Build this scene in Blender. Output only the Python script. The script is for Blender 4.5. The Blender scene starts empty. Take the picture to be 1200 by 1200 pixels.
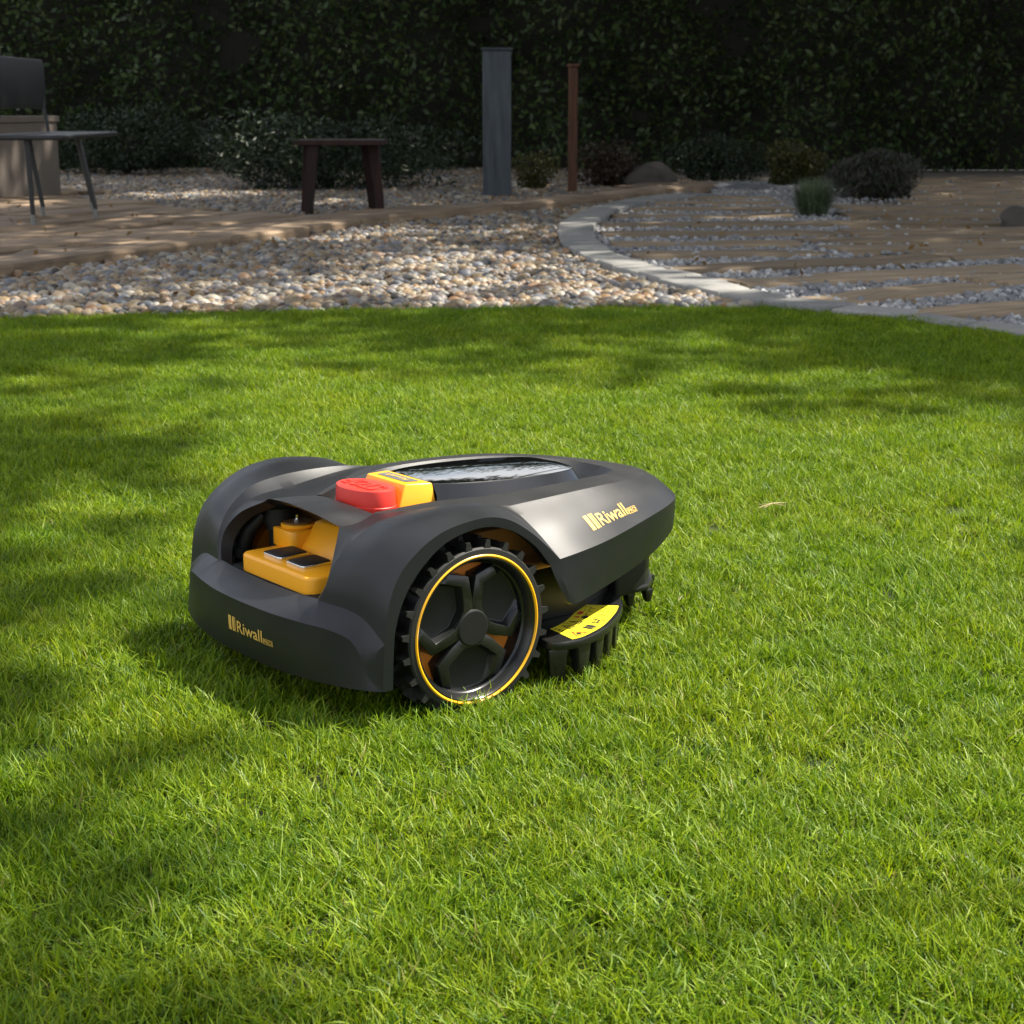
import bpy, bmesh, math, random
import numpy as np
from mathutils import Vector, Matrix
from mathutils.bvhtree import BVHTree
rng = np.random.default_rng(7)
random.seed(7)
SC = bpy.context.scene
COL = SC.collection
R = math.radians

# ------------------------------------------------------------------ camera
CAM_H, PITCH, FPX = 0.6667, R(13.4), 2000.0
cam = bpy.data.cameras.new('camera')
cam.sensor_width = 36.0
cam.lens = 60.0
cam.clip_start, cam.clip_end = 0.05, 600.0
cam.dof.use_dof = True
cam.dof.focus_distance = 1.95
cam.dof.aperture_fstop = 20.0
camo = bpy.data.objects.new('camera', cam)
camo.location = (0, 0, CAM_H)
camo.rotation_euler = (R(90) - PITCH, 0, 0)
COL.objects.link(camo)
SC.camera = camo

# ------------------------------------------------------------------ sky, sun, exposure
SUN_AZ, SUN_EL = R(72), R(56)          # azimuth to the right of the view direction
w = bpy.data.worlds.new('World')
SC.world = w
w.use_nodes = True
nt = w.node_tree
nt.nodes.clear()
sky = nt.nodes.new('ShaderNodeTexSky')
sky.sky_type = 'NISHITA'
sky.sun_disc = False
sky.sun_elevation = SUN_EL
sky.sun_rotation = SUN_AZ
sky.dust_density = 1.5
bg = nt.nodes.new('ShaderNodeBackground')
bg.inputs['Strength'].default_value = 0.08
wo = nt.nodes.new('ShaderNodeOutputWorld')
# broad white clouds, the same all round
tcw = nt.nodes.new('ShaderNodeTexCoord')
mpw = nt.nodes.new('ShaderNodeMapping'); mpw.inputs['Scale'].default_value = (1, 1, 2.6)
nzw = nt.nodes.new('ShaderNodeTexNoise'); nzw.inputs['Scale'].default_value = 2.3; nzw.inputs['Detail'].default_value = 8; nzw.inputs['Roughness'].default_value = .6
mrw = nt.nodes.new('ShaderNodeMapRange'); mrw.inputs['From Min'].default_value = .42; mrw.inputs['From Max'].default_value = .57; mrw.inputs['To Max'].default_value = .85
mxw = nt.nodes.new('ShaderNodeMix'); mxw.data_type = 'RGBA'; mxw.inputs['B'].default_value = (8.5, 8.4, 8.3, 1)
nt.links.new(tcw.outputs['Generated'], mpw.inputs['Vector']); nt.links.new(mpw.outputs[0], nzw.inputs['Vector'])
nt.links.new(nzw.outputs['Fac'], mrw.inputs['Value']); nt.links.new(mrw.outputs['Result'], mxw.inputs['Factor'])
nt.links.new(sky.outputs[0], mxw.inputs['A'])
nt.links.new(mxw.outputs['Result'], bg.inputs['Color'])
nt.links.new(bg.outputs[0], wo.inputs['Surface'])
sl = bpy.data.lights.new('sun', 'SUN')
sl.energy = 5.0
sl.angle = R(0.8)
sl.color = (1.0, 0.93, 0.82)
so = bpy.data.objects.new('sun', sl)
SUN = Vector((math.sin(SUN_AZ) * math.cos(SUN_EL), math.cos(SUN_AZ) * math.cos(SUN_EL), math.sin(SUN_EL)))
so.rotation_euler = SUN.to_track_quat('Z', 'Y').to_euler()
so.location = (6, 6, 12)
COL.objects.link(so)
SC.view_settings.view_transform = 'Standard'
SC.view_settings.look = 'None'
SC.view_settings.gamma = 1.0
SC.view_settings.exposure = 1.38
SC.view_settings.use_curve_mapping = False
SC.cycles.use_denoising = True
SC.cycles.max_bounces = 8
SC.cycles.transparent_max_bounces = 8

# ------------------------------------------------------------------ helpers
CP, SP = math.cos(PITCH), math.sin(PITCH)
def at(px, py, z=0.0):
    """point of the plane at height z on the sight line through a photograph point (1200 px frame)"""
    X, Y = (px - 600) / FPX, -(py - 600) / FPX
    d = np.array([X, CP + Y * SP, -SP + Y * CP])
    t = (z - CAM_H) / d[2]
    return np.array([d[0] * t, d[1] * t, z])

def tag(o, label=None, cat=None, group=None, kind=None):
    if label: o['label'] = label
    if cat: o['category'] = cat
    if group: o['group'] = group
    if kind: o['kind'] = kind
    return o

def link(name, me, mat=None, parent=None):
    o = bpy.data.objects.new(name, me)
    COL.objects.link(o)
    if mat is not None:
        for m in (mat if isinstance(mat, (list, tuple)) else [mat]): me.materials.append(m)
    if parent is not None: o.parent = parent
    return o

def empty(name, loc=(0, 0, 0), rz=0.0):
    o = bpy.data.objects.new(name, None)
    o.location = loc
    o.rotation_euler = (0, 0, rz)
    o.empty_display_size = 0.1
    COL.objects.link(o)
    return o

def smooth(me, angle=None):
    me.polygons.foreach_set('use_smooth', [True] * len(me.polygons))
    if angle: 
        me.update()
        me.set_sharp_from_angle(angle=R(angle))
    return me

def mesh(verts, faces, sm=None):
    me = bpy.data.meshes.new('m')
    me.from_pydata([tuple(v) for v in verts], [], [tuple(f) for f in faces])
    me.update()
    if sm: smooth(me, sm)
    return me

def bm_mesh(bm, sm=None):
    bmesh.ops.recalc_face_normals(bm, faces=bm.faces)
    me = bpy.data.meshes.new('m')
    bm.to_mesh(me)
    bm.free()
    if sm: smooth(me, sm)
    return me

def crom(P, n, dense=16):
    """Catmull-Rom curve through P, n points evenly spaced along it"""
    P = np.asarray(P, float)
    if len(P) == 2:
        t = np.linspace(0, 1, n)[:, None]
        return P[0] * (1 - t) + P[1] * t
    Q = np.vstack([2 * P[0] - P[1], P, 2 * P[-1] - P[-2]])
    out = []
    for i in range(len(P) - 1):
        p0, p1, p2, p3 = Q[i:i + 4]
        a = np.linalg.norm(p1 - p0) ** .5 + 1e-9; b = np.linalg.norm(p2 - p1) ** .5 + 1e-9; c = np.linalg.norm(p3 - p2) ** .5 + 1e-9
        m1 = b * ((p1 - p0) / a - (p2 - p0) / (a + b) + (p2 - p1) / b)
        m2 = b * ((p2 - p1) / b - (p3 - p1) / (b + c) + (p3 - p2) / c)
        t = np.linspace(0, 1, dense, endpoint=False)[:, None]
        out.append((2*t**3-3*t**2+1)*p1 + (t**3-2*t**2+t)*m1 + (-2*t**3+3*t**2)*p2 + (t**3-t**2)*m2)
    out.append(P[-1:])
    D = np.vstack(out)
    s = np.r_[0, np.cumsum(np.linalg.norm(np.diff(D, axis=0), axis=1))]
    u = np.linspace(0, s[-1], n)
    return np.stack([np.interp(u, s, D[:, k]) for k in range(3)], 1)

def across(curves, nv):
    """grid: each curve (n,3) is a row; rows in between follow a spline. Returns (nv, n, 3)"""
    C_ = np.stack(curves)
    return np.stack([crom(C_[:, j], nv) for j in range(C_.shape[1])], 1)

class MB:
    def __init__(s): s.v = []; s.f = []; s.m = []
    def add(s, V, F, mi=0):
        b = len(s.v)
        s.v.extend([tuple(p) for p in V])
        s.f.extend([tuple(b + i for i in f) for f in F])
        s.m.extend([mi] * len(F))
    def grid(s, G, mi=0, close_u=False, close_v=False):
        G = np.asarray(G)
        nu, nv = G.shape[:2]
        F = []
        for i in range(nu if close_u else nu - 1):
            for j in range(nv if close_v else nv - 1):
                a, b = i, (i + 1) % nu
                c, d = j, (j + 1) % nv
                F.append((a * nv + c, a * nv + d, b * nv + d, b * nv + c))
        s.add(G.reshape(-1, 3), F, mi)
    def box(s, lo, hi, mi=0):
        x0, y0, z0 = lo; x1, y1, z1 = hi
        s.add([(x0,y0,z0),(x1,y0,z0),(x1,y1,z0),(x0,y1,z0),(x0,y0,z1),(x1,y0,z1),(x1,y1,z1),(x0,y1,z1)],
              [(0,3,2,1),(4,5,6,7),(0,1,5,4),(1,2,6,5),(2,3,7,6),(3,0,4,7)], mi)
    def tube(s, P, rad, n=10, mi=0, caps=True):
        P = np.asarray(P, float)
        rad = np.broadcast_to(np.asarray(rad, float), (len(P),))
        T = np.gradient(P, axis=0)
        G = []
        ref = np.array([0, 0, 1.0]) if abs(T[0][2]) < .9 * np.linalg.norm(T[0]) else np.array([1.0, 0, 0])
        for p, t, r in zip(P, T, rad):
            t = t / np.linalg.norm(t)
            a = np.cross(ref, t); a /= np.linalg.norm(a)
            b = np.cross(t, a)
            th = np.linspace(0, 2 * np.pi, n, endpoint=False)[:, None]
            G.append(p + r * (np.cos(th) * a + np.sin(th) * b))
        base = len(s.v)
        s.grid(np.stack(G), mi, close_v=True)
        if caps:
            s.f.append(tuple(base + i for i in range(n))[::-1]); s.m.append(mi)
            k = base + (len(P) - 1) * n
            s.f.append(tuple(k + i for i in range(n))); s.m.append(mi)
    def lathe(s, prof, n=64, axis='y', c=(0, 0, 0), mi=0, closed=True):
        """prof: list of (radius, along)"""
        th = np.linspace(0, 2 * np.pi, n, endpoint=False)
        G = []
        for r, a in prof:
            if axis == 'y': G.append(np.stack([c[0] + r * np.cos(th), np.full(n, c[1] + a), c[2] + r * np.sin(th)], 1))
            else: G.append(np.stack([c[0] + r * np.cos(th), c[1] + r * np.sin(th), np.full(n, c[2] + a)], 1))
        s.grid(np.stack(G), mi, close_u=closed, close_v=True)
    def prism(s, poly, z0, z1, mi=0, f=lambda x, y, z: (x, y, z)):
        n = len(poly)
        V = [f(p[0], p[1], z0) for p in poly] + [f(p[0], p[1], z1) for p in poly]
        F = [tuple(range(n))[::-1], tuple(range(n, 2 * n))] + [(i, (i + 1) % n, n + (i + 1) % n, n + i) for i in range(n)]
        s.add(V, F, mi)
    def mesh(s, sm=None, weld=None, bevel=None, bang=32, segs=2, mirror=False):
        bm = bmesh.new()
        vs = [bm.verts.new(p) for p in s.v]
        for f, mi in zip(s.f, s.m):
            try:
                fc = bm.faces.new([vs[i] for i in f]); fc.material_index = mi
            except ValueError: pass
        if mirror:
            geo = bm.verts[:] + bm.edges[:] + bm.faces[:]
            d = bmesh.ops.duplicate(bm, geom=geo)
            nv_ = [g for g in d['geom'] if isinstance(g, bmesh.types.BMVert)]
            for v in nv_: v.co.y = -v.co.y
        if weld: bmesh.ops.remove_doubles(bm, verts=bm.verts, dist=weld)
        bmesh.ops.dissolve_degenerate(bm, edges=bm.edges, dist=1e-6)
        bmesh.ops.recalc_face_normals(bm, faces=bm.faces)
        if bevel:
            es = [e for e in bm.edges if len(e.link_faces) == 2 and e.calc_face_angle(0) > R(bang)]
            bmesh.ops.bevel(bm, geom=es, offset=bevel, segments=segs, affect='EDGES', profile=0.5, clamp_overlap=True)
        me = bpy.data.meshes.new('m')
        bm.to_mesh(me); bm.free()
        if sm: smooth(me, sm)
        return me

# ------------------------------------------------------------------ materials
def mat(name, color, rough=.5, noise=0.0, nscale=50.0, bump=0.0, bscale=400.0, spec=.5, coat=0.0, metal=0.0, color2=None, rvar=0.0, bdist=.001):
    m = bpy.data.materials.new(name)
    m.use_nodes = True
    t = m.node_tree; N = t.nodes; L = t.links
    p = N['Principled BSDF']
    p.inputs['Base Color'].default_value = (*color, 1)
    p.inputs['Roughness'].default_value = rough
    p.inputs['Specular IOR Level'].default_value = spec
    p.inputs['Metallic'].default_value = metal
    p.inputs['Coat Weight'].default_value = coat
    p.inputs['Coat Roughness'].default_value = .03
    if noise or color2 or bump or rvar:
        tc = N.new('ShaderNodeTexCoord')
    if noise or color2:
        n = N.new('ShaderNodeTexNoise'); n.inputs['Scale'].default_value = nscale; n.inputs['Detail'].default_value = 6
        L.new(tc.outputs['Object'], n.inputs['Vector'])
        mx = N.new('ShaderNodeMix'); mx.data_type = 'RGBA'
        c2 = color2 or tuple(c * (1 - noise) for c in color)
        c1 = color if color2 else tuple(c * (1 + noise) for c in color)
        mx.inputs['A'].default_value = (*c1, 1); mx.inputs['B'].default_value = (*c2, 1)
        L.new(n.outputs['Fac'], mx.inputs['Factor'])
        L.new(mx.outputs['Result'], p.inputs['Base Color'])
    if rvar:
        n2 = N.new('ShaderNodeTexNoise'); n2.inputs['Scale'].default_value = 18; n2.inputs['Detail'].default_value = 8
        L.new(tc.outputs['Object'], n2.inputs['Vector'])
        mr = N.new('ShaderNodeMapRange'); mr.inputs['To Min'].default_value = rough - rvar; mr.inputs['To Max'].default_value = rough + rvar
        mr.inputs['From Min'].default_value = .3; mr.inputs['From Max'].default_value = .7
        L.new(n2.outputs['Fac'], mr.inputs['Value']); L.new(mr.outputs['Result'], p.inputs['Roughness'])
    if bump:
        nb = N.new('ShaderNodeTexNoise'); nb.inputs['Scale'].default_value = bscale; nb.inputs['Detail'].default_value = 3
        L.new(tc.outputs['Object'], nb.inputs['Vector'])
        b = N.new('ShaderNodeBump'); b.inputs['Strength'].default_value = bump; b.inputs['Distance'].default_value = bdist
        L.new(nb.outputs['Fac'], b.inputs['Height']); L.new(b.outputs['Normal'], p.inputs['Normal'])
    return m

M = {}
M['shell'] = mat('charcoal plastic', (.0055, .0064, .0082), .42, spec=.44, noise=.3, nscale=45, bump=.25, bscale=1500, bdist=.0004, rvar=.04)
M['deck'] = mat('grained black plastic', (.007, .0075, .008), .5, bump=.5, bscale=1100, bdist=.0006, rvar=.06)
M['gloss'] = mat('glossy black acrylic', (.003, .003, .004), .035, coat=.6, spec=.5)
M['orange'] = mat('orange plastic', (.90, .39, .012), .36, noise=.05, nscale=25, bump=.12, bscale=900, bdist=.0003)
M['red'] = mat('red plastic', (.66, .03, .018), .42, noise=.04, bump=.15, bscale=900, bdist=.0003)
M['rubber'] = mat('black rubber', (.009, .0092, .0085), .62, spec=.32, noise=.3, nscale=60, bump=.3, bscale=500, color2=(.015, .0155, .012))
M['rim'] = mat('satin black plastic', (.009, .0095, .009), .26, bump=.15, bscale=700, bdist=.0003, rvar=.05)
M['hollow'] = mat('dusty black plastic', (.007, .0075, .0065), .5, spec=.3, noise=.3, nscale=40)
M['yellow'] = mat('yellow ring plastic', (.82, .40, .006), .35)
M['gold'] = mat('gold print', (.58, .36, .075), .5)
M['sticker'] = mat('yellow sticker', (.80, .66, .02), .45)
M['ink'] = mat('black ink', (.02, .02, .015), .5)
M['redink'] = mat('red ink', (.6, .03, .02), .5)
M['chrome'] = mat('bright metal', (.75, .75, .76), .12, metal=1.0)
M['tray'] = mat('tan inner plastic', (.36, .17, .05), .5, noise=.1)

# ------------------------------------------------------------------ the mower
MOWER = empty('robot_mower', (-0.17248, 1.99715, 0.0), 0.67708)
tag(MOWER, 'charcoal robotic lawn mower with orange details and red stop button standing on the lawn', 'robot mower')

PV = 9
# lip edges of the wheel arch
tail = crom([(-.130,-.2150,.050),(-.1295,-.2150,.075),(-.127,-.2150,.103)], 8)
L1 = crom([(-.127,-.2150,.103),(-.120,-.2150,.147),(-.105,-.2150,.178),(-.077,-.2150,.202),(-.047,-.2150,.216),(-.018,-.2150,.2215),(.016,-.2150,.2225),(.046,-.2150,.2145),(.078,-.2150,.1945),(.102,-.2150,.174),(.120,-.2150,.157)], 56)
L0 = crom([(-.117,-.2150,.050),(-.1155,-.2150,.085),(-.112,-.2150,.118),(-.100,-.2150,.150),(-.083,-.2150,.173),(-.06,-.2150,.193),(-.037,-.2150,.205),(.008,-.2150,.212),(.046,-.2150,.203),(.082,-.2150,.179),(.105,-.2150,.152)], 63)
L2 = crom([(-.1305,-.174,.1255),(-.1275,-.174,.152),(-.117,-.174,.186),(-.09,-.174,.209),(-.047,-.174,.2245),(.012,-.175,.2285),(.055,-.177,.221),(.085,-.181,.205),tuple(.5*(np.array((.101,-.146,.2105))+np.array((.120,-.2150,.157)))+np.array([0,-.0015,.0022]))], 56)
opening_edge = crom([(-.1425,-.108,.133),(-.1370,-.1165,.150),(-.1305,-.1165,.167),(-.116,-.105,.188),(-.095,-.082,.203)], 18)
valley = crom([(-.095,-.082,.203),(-.065,-.074,.2015),(-.035,-.063,.2055)], 12)
deckA = crom([(-.035,-.063,.2055),(-.01,-.078,.2075),(.03,-.102,.2100),(.065,-.124,.2115),(.101,-.146,.2105)], 28)
L4 = np.vstack([opening_edge, valley[1:], deckA[1:]])
n3 = len(L4)
L3 = crom([(-.1445,-.1115,.1325),(-.1395,-.121,.151),(-.134,-.1235,.168),(-.121,-.127,.187),(-.106,-.129,.200),(-.084,-.131,.2125),(-.047,-.131,.2195),(.010,-.132,.2215),(.06,-.137,.218),(.101,-.146,.2105)], n3)
L2 = crom(L2, n3); L1b = crom(L1, n3)
fender_outer = across([L3, L2, L1b], 2 * PV - 1)          # rows from ridge to lip
Lmid = .66 * L3 + .34 * L4; Lmid[:, 2] -= .0065 * np.sin(np.linspace(0, np.pi, n3)) ** 1.5
fender_inner = across([L4, Lmid, L3], 7)
L1full = np.vstack([tail, L1b[1:]])
L0 = crom(L0, len(L1full))
base_row = np.vstack([fender_inner[:, 0][:-1], fender_outer[:, 0]])   # rear foot of the fender, opening corner -> lip
B2b = np.vstack([base_row, tail[::-1][1:]])
nb = len(B2b); na = 22
B1 = crom([(-.1795,0,.112),(-.177,-.06,.112),(-.1685,-.11,.1115),(-.1575,-.155,.1105),(-.1480,-.1785,.1035),(-.1430,-.1905,.089),(-.1405,-.1965,.074),(-.137,-.204,.060),(-.1325,-.2135,.0505)], na + nb - 1)
B0 = crom([(-.176,0,.046),(-.174,-.06,.046),(-.166,-.12,.047),(-.1525,-.175,.049),(-.141,-.202,.050),(-.1320,-.2138,.050)], na + nb - 1)
B2a = crom([(-.141,0,.1275),(-.141,-.06,.129),(-.1425,-.108,.133)], na)
B2 = np.vstack([B2a, B2b[1:]])
band_mid = .5 * (B0 + B1); band_mid[:, 0] -= .002 * np.sin(np.linspace(np.pi/2, np.pi, len(B0)))
shelf_mid = .5 * (B1 + B2); shelf_mid[:, 2] += .0006
# spine / canopy
sp_mid = crom([(-.1065,-.05,.2135),(-.075,-.046,.2125),(-.042,-.042,.2095)], 12)
sp_cen = crom([(-.112,0,.2185),(-.078,0,.216),(-.0445,0,.2120)], 12)
# nose
deckB = crom([(.101,-.146,.2105),(.146,-.143,.2110),(.192,-.138,.2110),(.27,-.124,.2090),(.345,-.097,.2020),(.395,-.062,.1960),(.420,-.032,.1925),(.428,0,.1915)], 48)
Kb = crom([(.120,-.2150,.157),(.16,-.208,.1585),(.216,-.192,.160),(.31,-.158,.1655),(.38,-.126,.168),(.416,-.100,.168),(.443,-.062,.167),(.456,-.025,.1665),(.458,0,.1665)], 48)
Pm = .5 * (deckB + Kb) + np.array([0, -.0015, .0022])
Pm[-1, 1] = 0
panel = across([deckB, Pm, Kb], 2 * PV - 1)
Kfull = np.vstack([crom([L0[-1], Kb[0]], 4)[:-1], Kb])
S = crom([(.133,-.2146,.103),(.140,-.2142,.0985),(.150,-.212,.0980),(.182,-.2005,.0995),(.267,-.1665,.1035),(.34,-.1375,.1115),(.385,-.115,.119),(.414,-.0985,.127),(.441,-.061,.129),(.455,-.025,.129),(.457,0,.129)], len(Kfull))
Sm = .5 * (Kfull + S); Sm[0] = (.1165,-.2150,.1275); Sm[1] = (.126,-.2150,.128); Sm[:, 1] -= .001
skirt = across([Kfull, Sm, S], 9)
# deck strip and inner wall
Dfull = np.vstack([deckA, deckB[1:]])
D2 = crom([(-.030,-.058,.2060),(.0,-.070,.2100),(.04,-.084,.2140),(.09,-.102,.2155),(.146,-.106,.2155),(.20,-.102,.2145),(.27,-.088,.2115),(.33,-.062,.2050),(.365,-.032,.2000),(.374,0,.1985)], len(Dfull))
D3 = crom([(-.028,-.055,.190),(.0,-.062,.192),(.04,-.070,.194),(.09,-.083,.195),(.146,-.086,.195),(.20,-.083,.194),(.27,-.070,.191),(.315,-.046,.187),(.340,-.022,.184),(.346,0,.183)], len(Dfull))
sh = MB()
sh.grid(across([B0, band_mid, B1], 9), 0)
sh.grid(across([B1, shelf_mid, B2], 7), 0)
sh.grid(fender_inner, 0)
sh.grid(fender_outer, 0)
sh.grid(np.stack([L1full, .5 * (L1full + L0), L0]), 0)
ret = L0.copy(); ret[:, 1] += .012
sh.grid(np.stack([L0, ret]), 0)
sh.grid(panel, 0)
sh.grid(skirt, 0)
Si = S.copy(); Si[:, 1] += .004; Si[:, 0] -= .003; Si[-1, 1] = 0
sh.grid(np.stack([S, Si]), 0)
Bi = B0 + np.array([.006, 0, 0])
sh.grid(np.stack([B0, Bi]), 0)
sh.grid(across([valley, sp_mid, sp_cen], 11), 0)
sh.grid(np.stack([Dfull, .6 * Dfull + .4 * D2 + np.array([0, 0, .0005]), D2]), 1)
D23 = .5 * (D2 + D3); D23[:, 2] -= .002
sh.grid(across([D2, D23, D3], 5), 0)
floor_c = D3.copy(); floor_c[:, 1] = 0
sh.grid(np.stack([D3, floor_c]), 1)
# rim of the opening, slot edge
rim = np.vstack([B2a, opening_edge[1:]])
canopy_edge = across([valley, sp_mid, sp_cen], 11)[:, 0]
rim = np.vstack([rim, canopy_edge[1:]])
rim_in = rim * np.array([1, .97, 1]) + np.array([.013, 0, -.008])
sh.grid(np.stack([rim, rim_in]), 0)
slot_edge = across([valley, sp_mid, sp_cen], 11)[:, -1]
sh.grid(np.stack([slot_edge, slot_edge * np.array([1, 1, 0]) + np.array([.004, 0, .180])]), 0)
shell = link('shell', sh.mesh(sm=34, weld=.0005, bevel=.0011, bang=14, segs=2, mirror=True), [M['shell'], M['deck']], MOWER)
wn = shell.modifiers.new('normals', 'WEIGHTED_NORMAL'); wn.keep_sharp = True; wn.weight = 90
shell['label'] = 'charcoal plastic shell with two wheel arches'
bmt = bmesh.new(); bmt.from_mesh(shell.data)
BVH = BVHTree.FromBMesh(bmt); bmt.free()

# ---- glossy cover
def cov_z(x): return .2268 - .046 * (x - .03)
half = crom([(.062,-.046,0),(.085,-.056,0),(.13,-.0655,0),(.19,-.0675,0),(.245,-.060,0),(.278,-.050,0),(.289,-.040,0),(.295,-.020,0),(.297,0,0)], 44)
loop = np.vstack([half, (half * np.array([1, -1, 1]))[::-1][1:]])
nrm = np.array([(p[0] - .17, p[1] * 2.2, 0) for p in loop]); nrm /= np.linalg.norm(nrm, axis=1)[:, None]
nrm[0] = (0, -1, 0); nrm[-1] = (0, 1, 0)
def ring_(off, dz, z0=None):
    q = loop + nrm * off
    q[:, 2] = [cov_z(p[0]) for p in loop] if z0 is None else z0
    q[:, 2] += dz
    return q
g = MB()
g.grid(np.stack([ring_(-.0012, 0), ring_(0, -.0008), ring_(.013, -.021), ring_(.0135, -.030)]), 1)
top = ring_(-.0012, 0)
n_ = len(top)
# gently domed lens between the two long edges
rows_ = []
for a_ in range(n_ // 2 + 1):
    p_, q_ = top[a_], top[n_ - 1 - a_]
    t_ = np.linspace(0, 1, 15)[:, None]
    row = p_ * (1 - t_) + q_ * t_
    hw = abs(p_[1])
    row[:, 2] += .0022 * (hw / .066) ** 2 * (1 - (2 * t_[:, 0] - 1) ** 2)
    rows_.append(row)
g.grid(np.array(rows_), 0)
M['bevelskirt'] = mat('satin dark plastic', (.006, .0065, .008), .22, bump=.1, bscale=900, bdist=.0003)
cover = link('glossy_cover', g.mesh(sm=16, weld=.0002), [M['gloss'], M['bevelskirt']], MOWER)
cover['label'] = 'glossy black cover reflecting the sky'

# ---- orange nameplate block with dark plate and lettering
b = MB()
zt = .2285
T = [(.026,-.040,zt),(.026,.040,zt),(.061,.047,cov_z(.061)+.0012),(.061,-.047,cov_z(.061)+.0012)]
Bt = [(.008,-.047,.19),(.008,.047,.19),(.064,.055,.19),(.064,-.055,.19)]
b.add(T + Bt, [(0,1,2,3),(4,7,6,5),(0,3,7,4),(1,0,4,5),(2,1,5,6),(3,2,6,7)])
plate = link('nameplate', b.mesh(bevel=.002, bang=25, segs=3, sm=40), M['orange'], MOWER)
plate['label'] = 'orange block with dark name panel behind the stop button'

def text_mesh(body, size=1.0, bold=0.0, extrude=0.0):
    cu = bpy.data.curves.new('t', 'FONT')
    cu.body = body; cu.size = size; cu.offset = bold; cu.extrude = extrude; cu.resolution_u = 5
    cu.align_x = 'LEFT'
    o = bpy.data.objects.new('t', cu)
    COL.objects.link(o)
    bpy.context.view_layer.update()
    me = bpy.data.meshes.new_from_object(o.evaluated_get(bpy.context.evaluated_depsgraph_get()))
    V = np.array([v.co[:] for v in me.vertices]); F = [tuple(p.vertices) for p in me.polygons]
    bpy.data.objects.remove(o); bpy.data.curves.remove(cu); bpy.data.meshes.remove(me)
    return V, F

def logo_shapes():
    """bars + word + small boxed word, in a strip 0..~4.4 wide, 0..1 high (2-D)"""
    mb = MB()
    def bar(x0, x1, y0=-.06, y1=1.0, mi=0): mb.add([(x0,y0,0),(x1,y0,0),(x1,y1,0),(x0,y1,0)], [(0,1,2,3)], mi)
    bar(0, .27); bar(.37, .55); bar(.61, .68)
    V, F = text_mesh('Riwall', 1.22, .014)
    V = V - np.array([V[:,0].min(), 0, 0]); V[:, 0] *= .80
    V[:, 0] += .82
    mb.add(V, F)
    x1 = V[:, 0].max() + .07
    # boxed PRO, letters left open
    bx0, bx1, by0, by1 = x1, x1 + .74, -.04, .36
    V2, F2 = text_mesh('PRO', .36, .004)
    V2 = V2 - np.array([V2[:,0].min(), 0, 0]); V2[:,0] *= .62 / V2[:,0].max(); V2 += np.array([bx0 + .06, by0 + .075, .0])
    e = .035
    for q in ((bx0,by0,bx1,by0+e),(bx0,by1-e,bx1,by1),(bx0,by0+e,bx0+e,by1-e),(bx1-e,by0+e,bx1,by1-e)):
        bar(q[0], q[2], q[1], q[3])
    mb.add(V2, F2)
    return mb, bx1

LOGO, LOGO_W = logo_shapes()
def put_logo(name, origin, right, up, width, height, parent, m, cast=None):
    """drop flat print on the shell: a thin film that follows the surface below it"""
    right = Vector(right).normalized(); up = Vector(up); up = (up - right * up.dot(right)).normalized()
    n = right.cross(up)
    o = Vector(origin)
    bm = bmesh.new()
    vs = [bm.verts.new(p) for p in LOGO.v]
    for f in LOGO.f:
        try: bm.faces.new([vs[i] for i in f])
        except ValueError: pass
    bmesh.ops.triangulate(bm, faces=bm.faces)
    k_ = width / LOGO_W
    for it in range(6):
        es = [e for e in bm.edges if math.hypot((e.verts[0].co.x - e.verts[1].co.x) * k_, (e.verts[0].co.y - e.verts[1].co.y) * height) > .0035]
        if not es: break
        bmesh.ops.subdivide_edges(bm, edges=es, cuts=1)
        bmesh.ops.triangulate(bm, faces=bm.faces)
    for v in bm.verts:
        p = o + right * (v.co.x / LOGO_W * width) + up * (v.co.y * height)
        h = BVH.ray_cast(p + n * .05, -n, .2)
        v.co = (h[0] + n * .0006) if h[0] is not None else p
    me = bpy.data.meshes.new('m'); bm.to_mesh(me); bm.free()
    return link(name, me, m, parent)

put_logo('lettering', (-.178,.0290,.0735), (-.0,-1,0), (0,0,1), .094, .0165, shell, M['gold'])['label'] = 'gold maker lettering on the bumper'
put_logo('lettering', (.1985,-.186,.1755), (1,.33,.02), (-.1,.42,.55), .106, .0205, shell, M['gold'])['label'] = 'gold maker lettering on the side panel'

# nameplate: dark panel + small gold word (reads from the nose side)
pl = MB()
def onplate(x, y, dz=.0006):
    t = (x - .026) / .035
    return (x, y, zt + t * (cov_z(.061) + .0012 - zt) + dz)
pl.add([onplate(.033,-.030), onplate(.033,.030), onplate(.053,.033), onplate(.053,-.033)], [(0,1,2,3)])
M['plategrey'] = mat('dark grey label', (.10, .105, .11), .35)
npan = link('name_panel', pl.mesh(), M['plategrey'], plate)
wd = MB()
V, F = text_mesh('Riwall', 1.0, .012)
V = V - V.min(0); V /= V[:, 0].max()
wd.add([onplate(.0465 - p[1] * .026, -.021 + p[0] * .042, .0011) for p in V], F)
link('lettering', wd.mesh(), M['gold'], plate)

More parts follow.
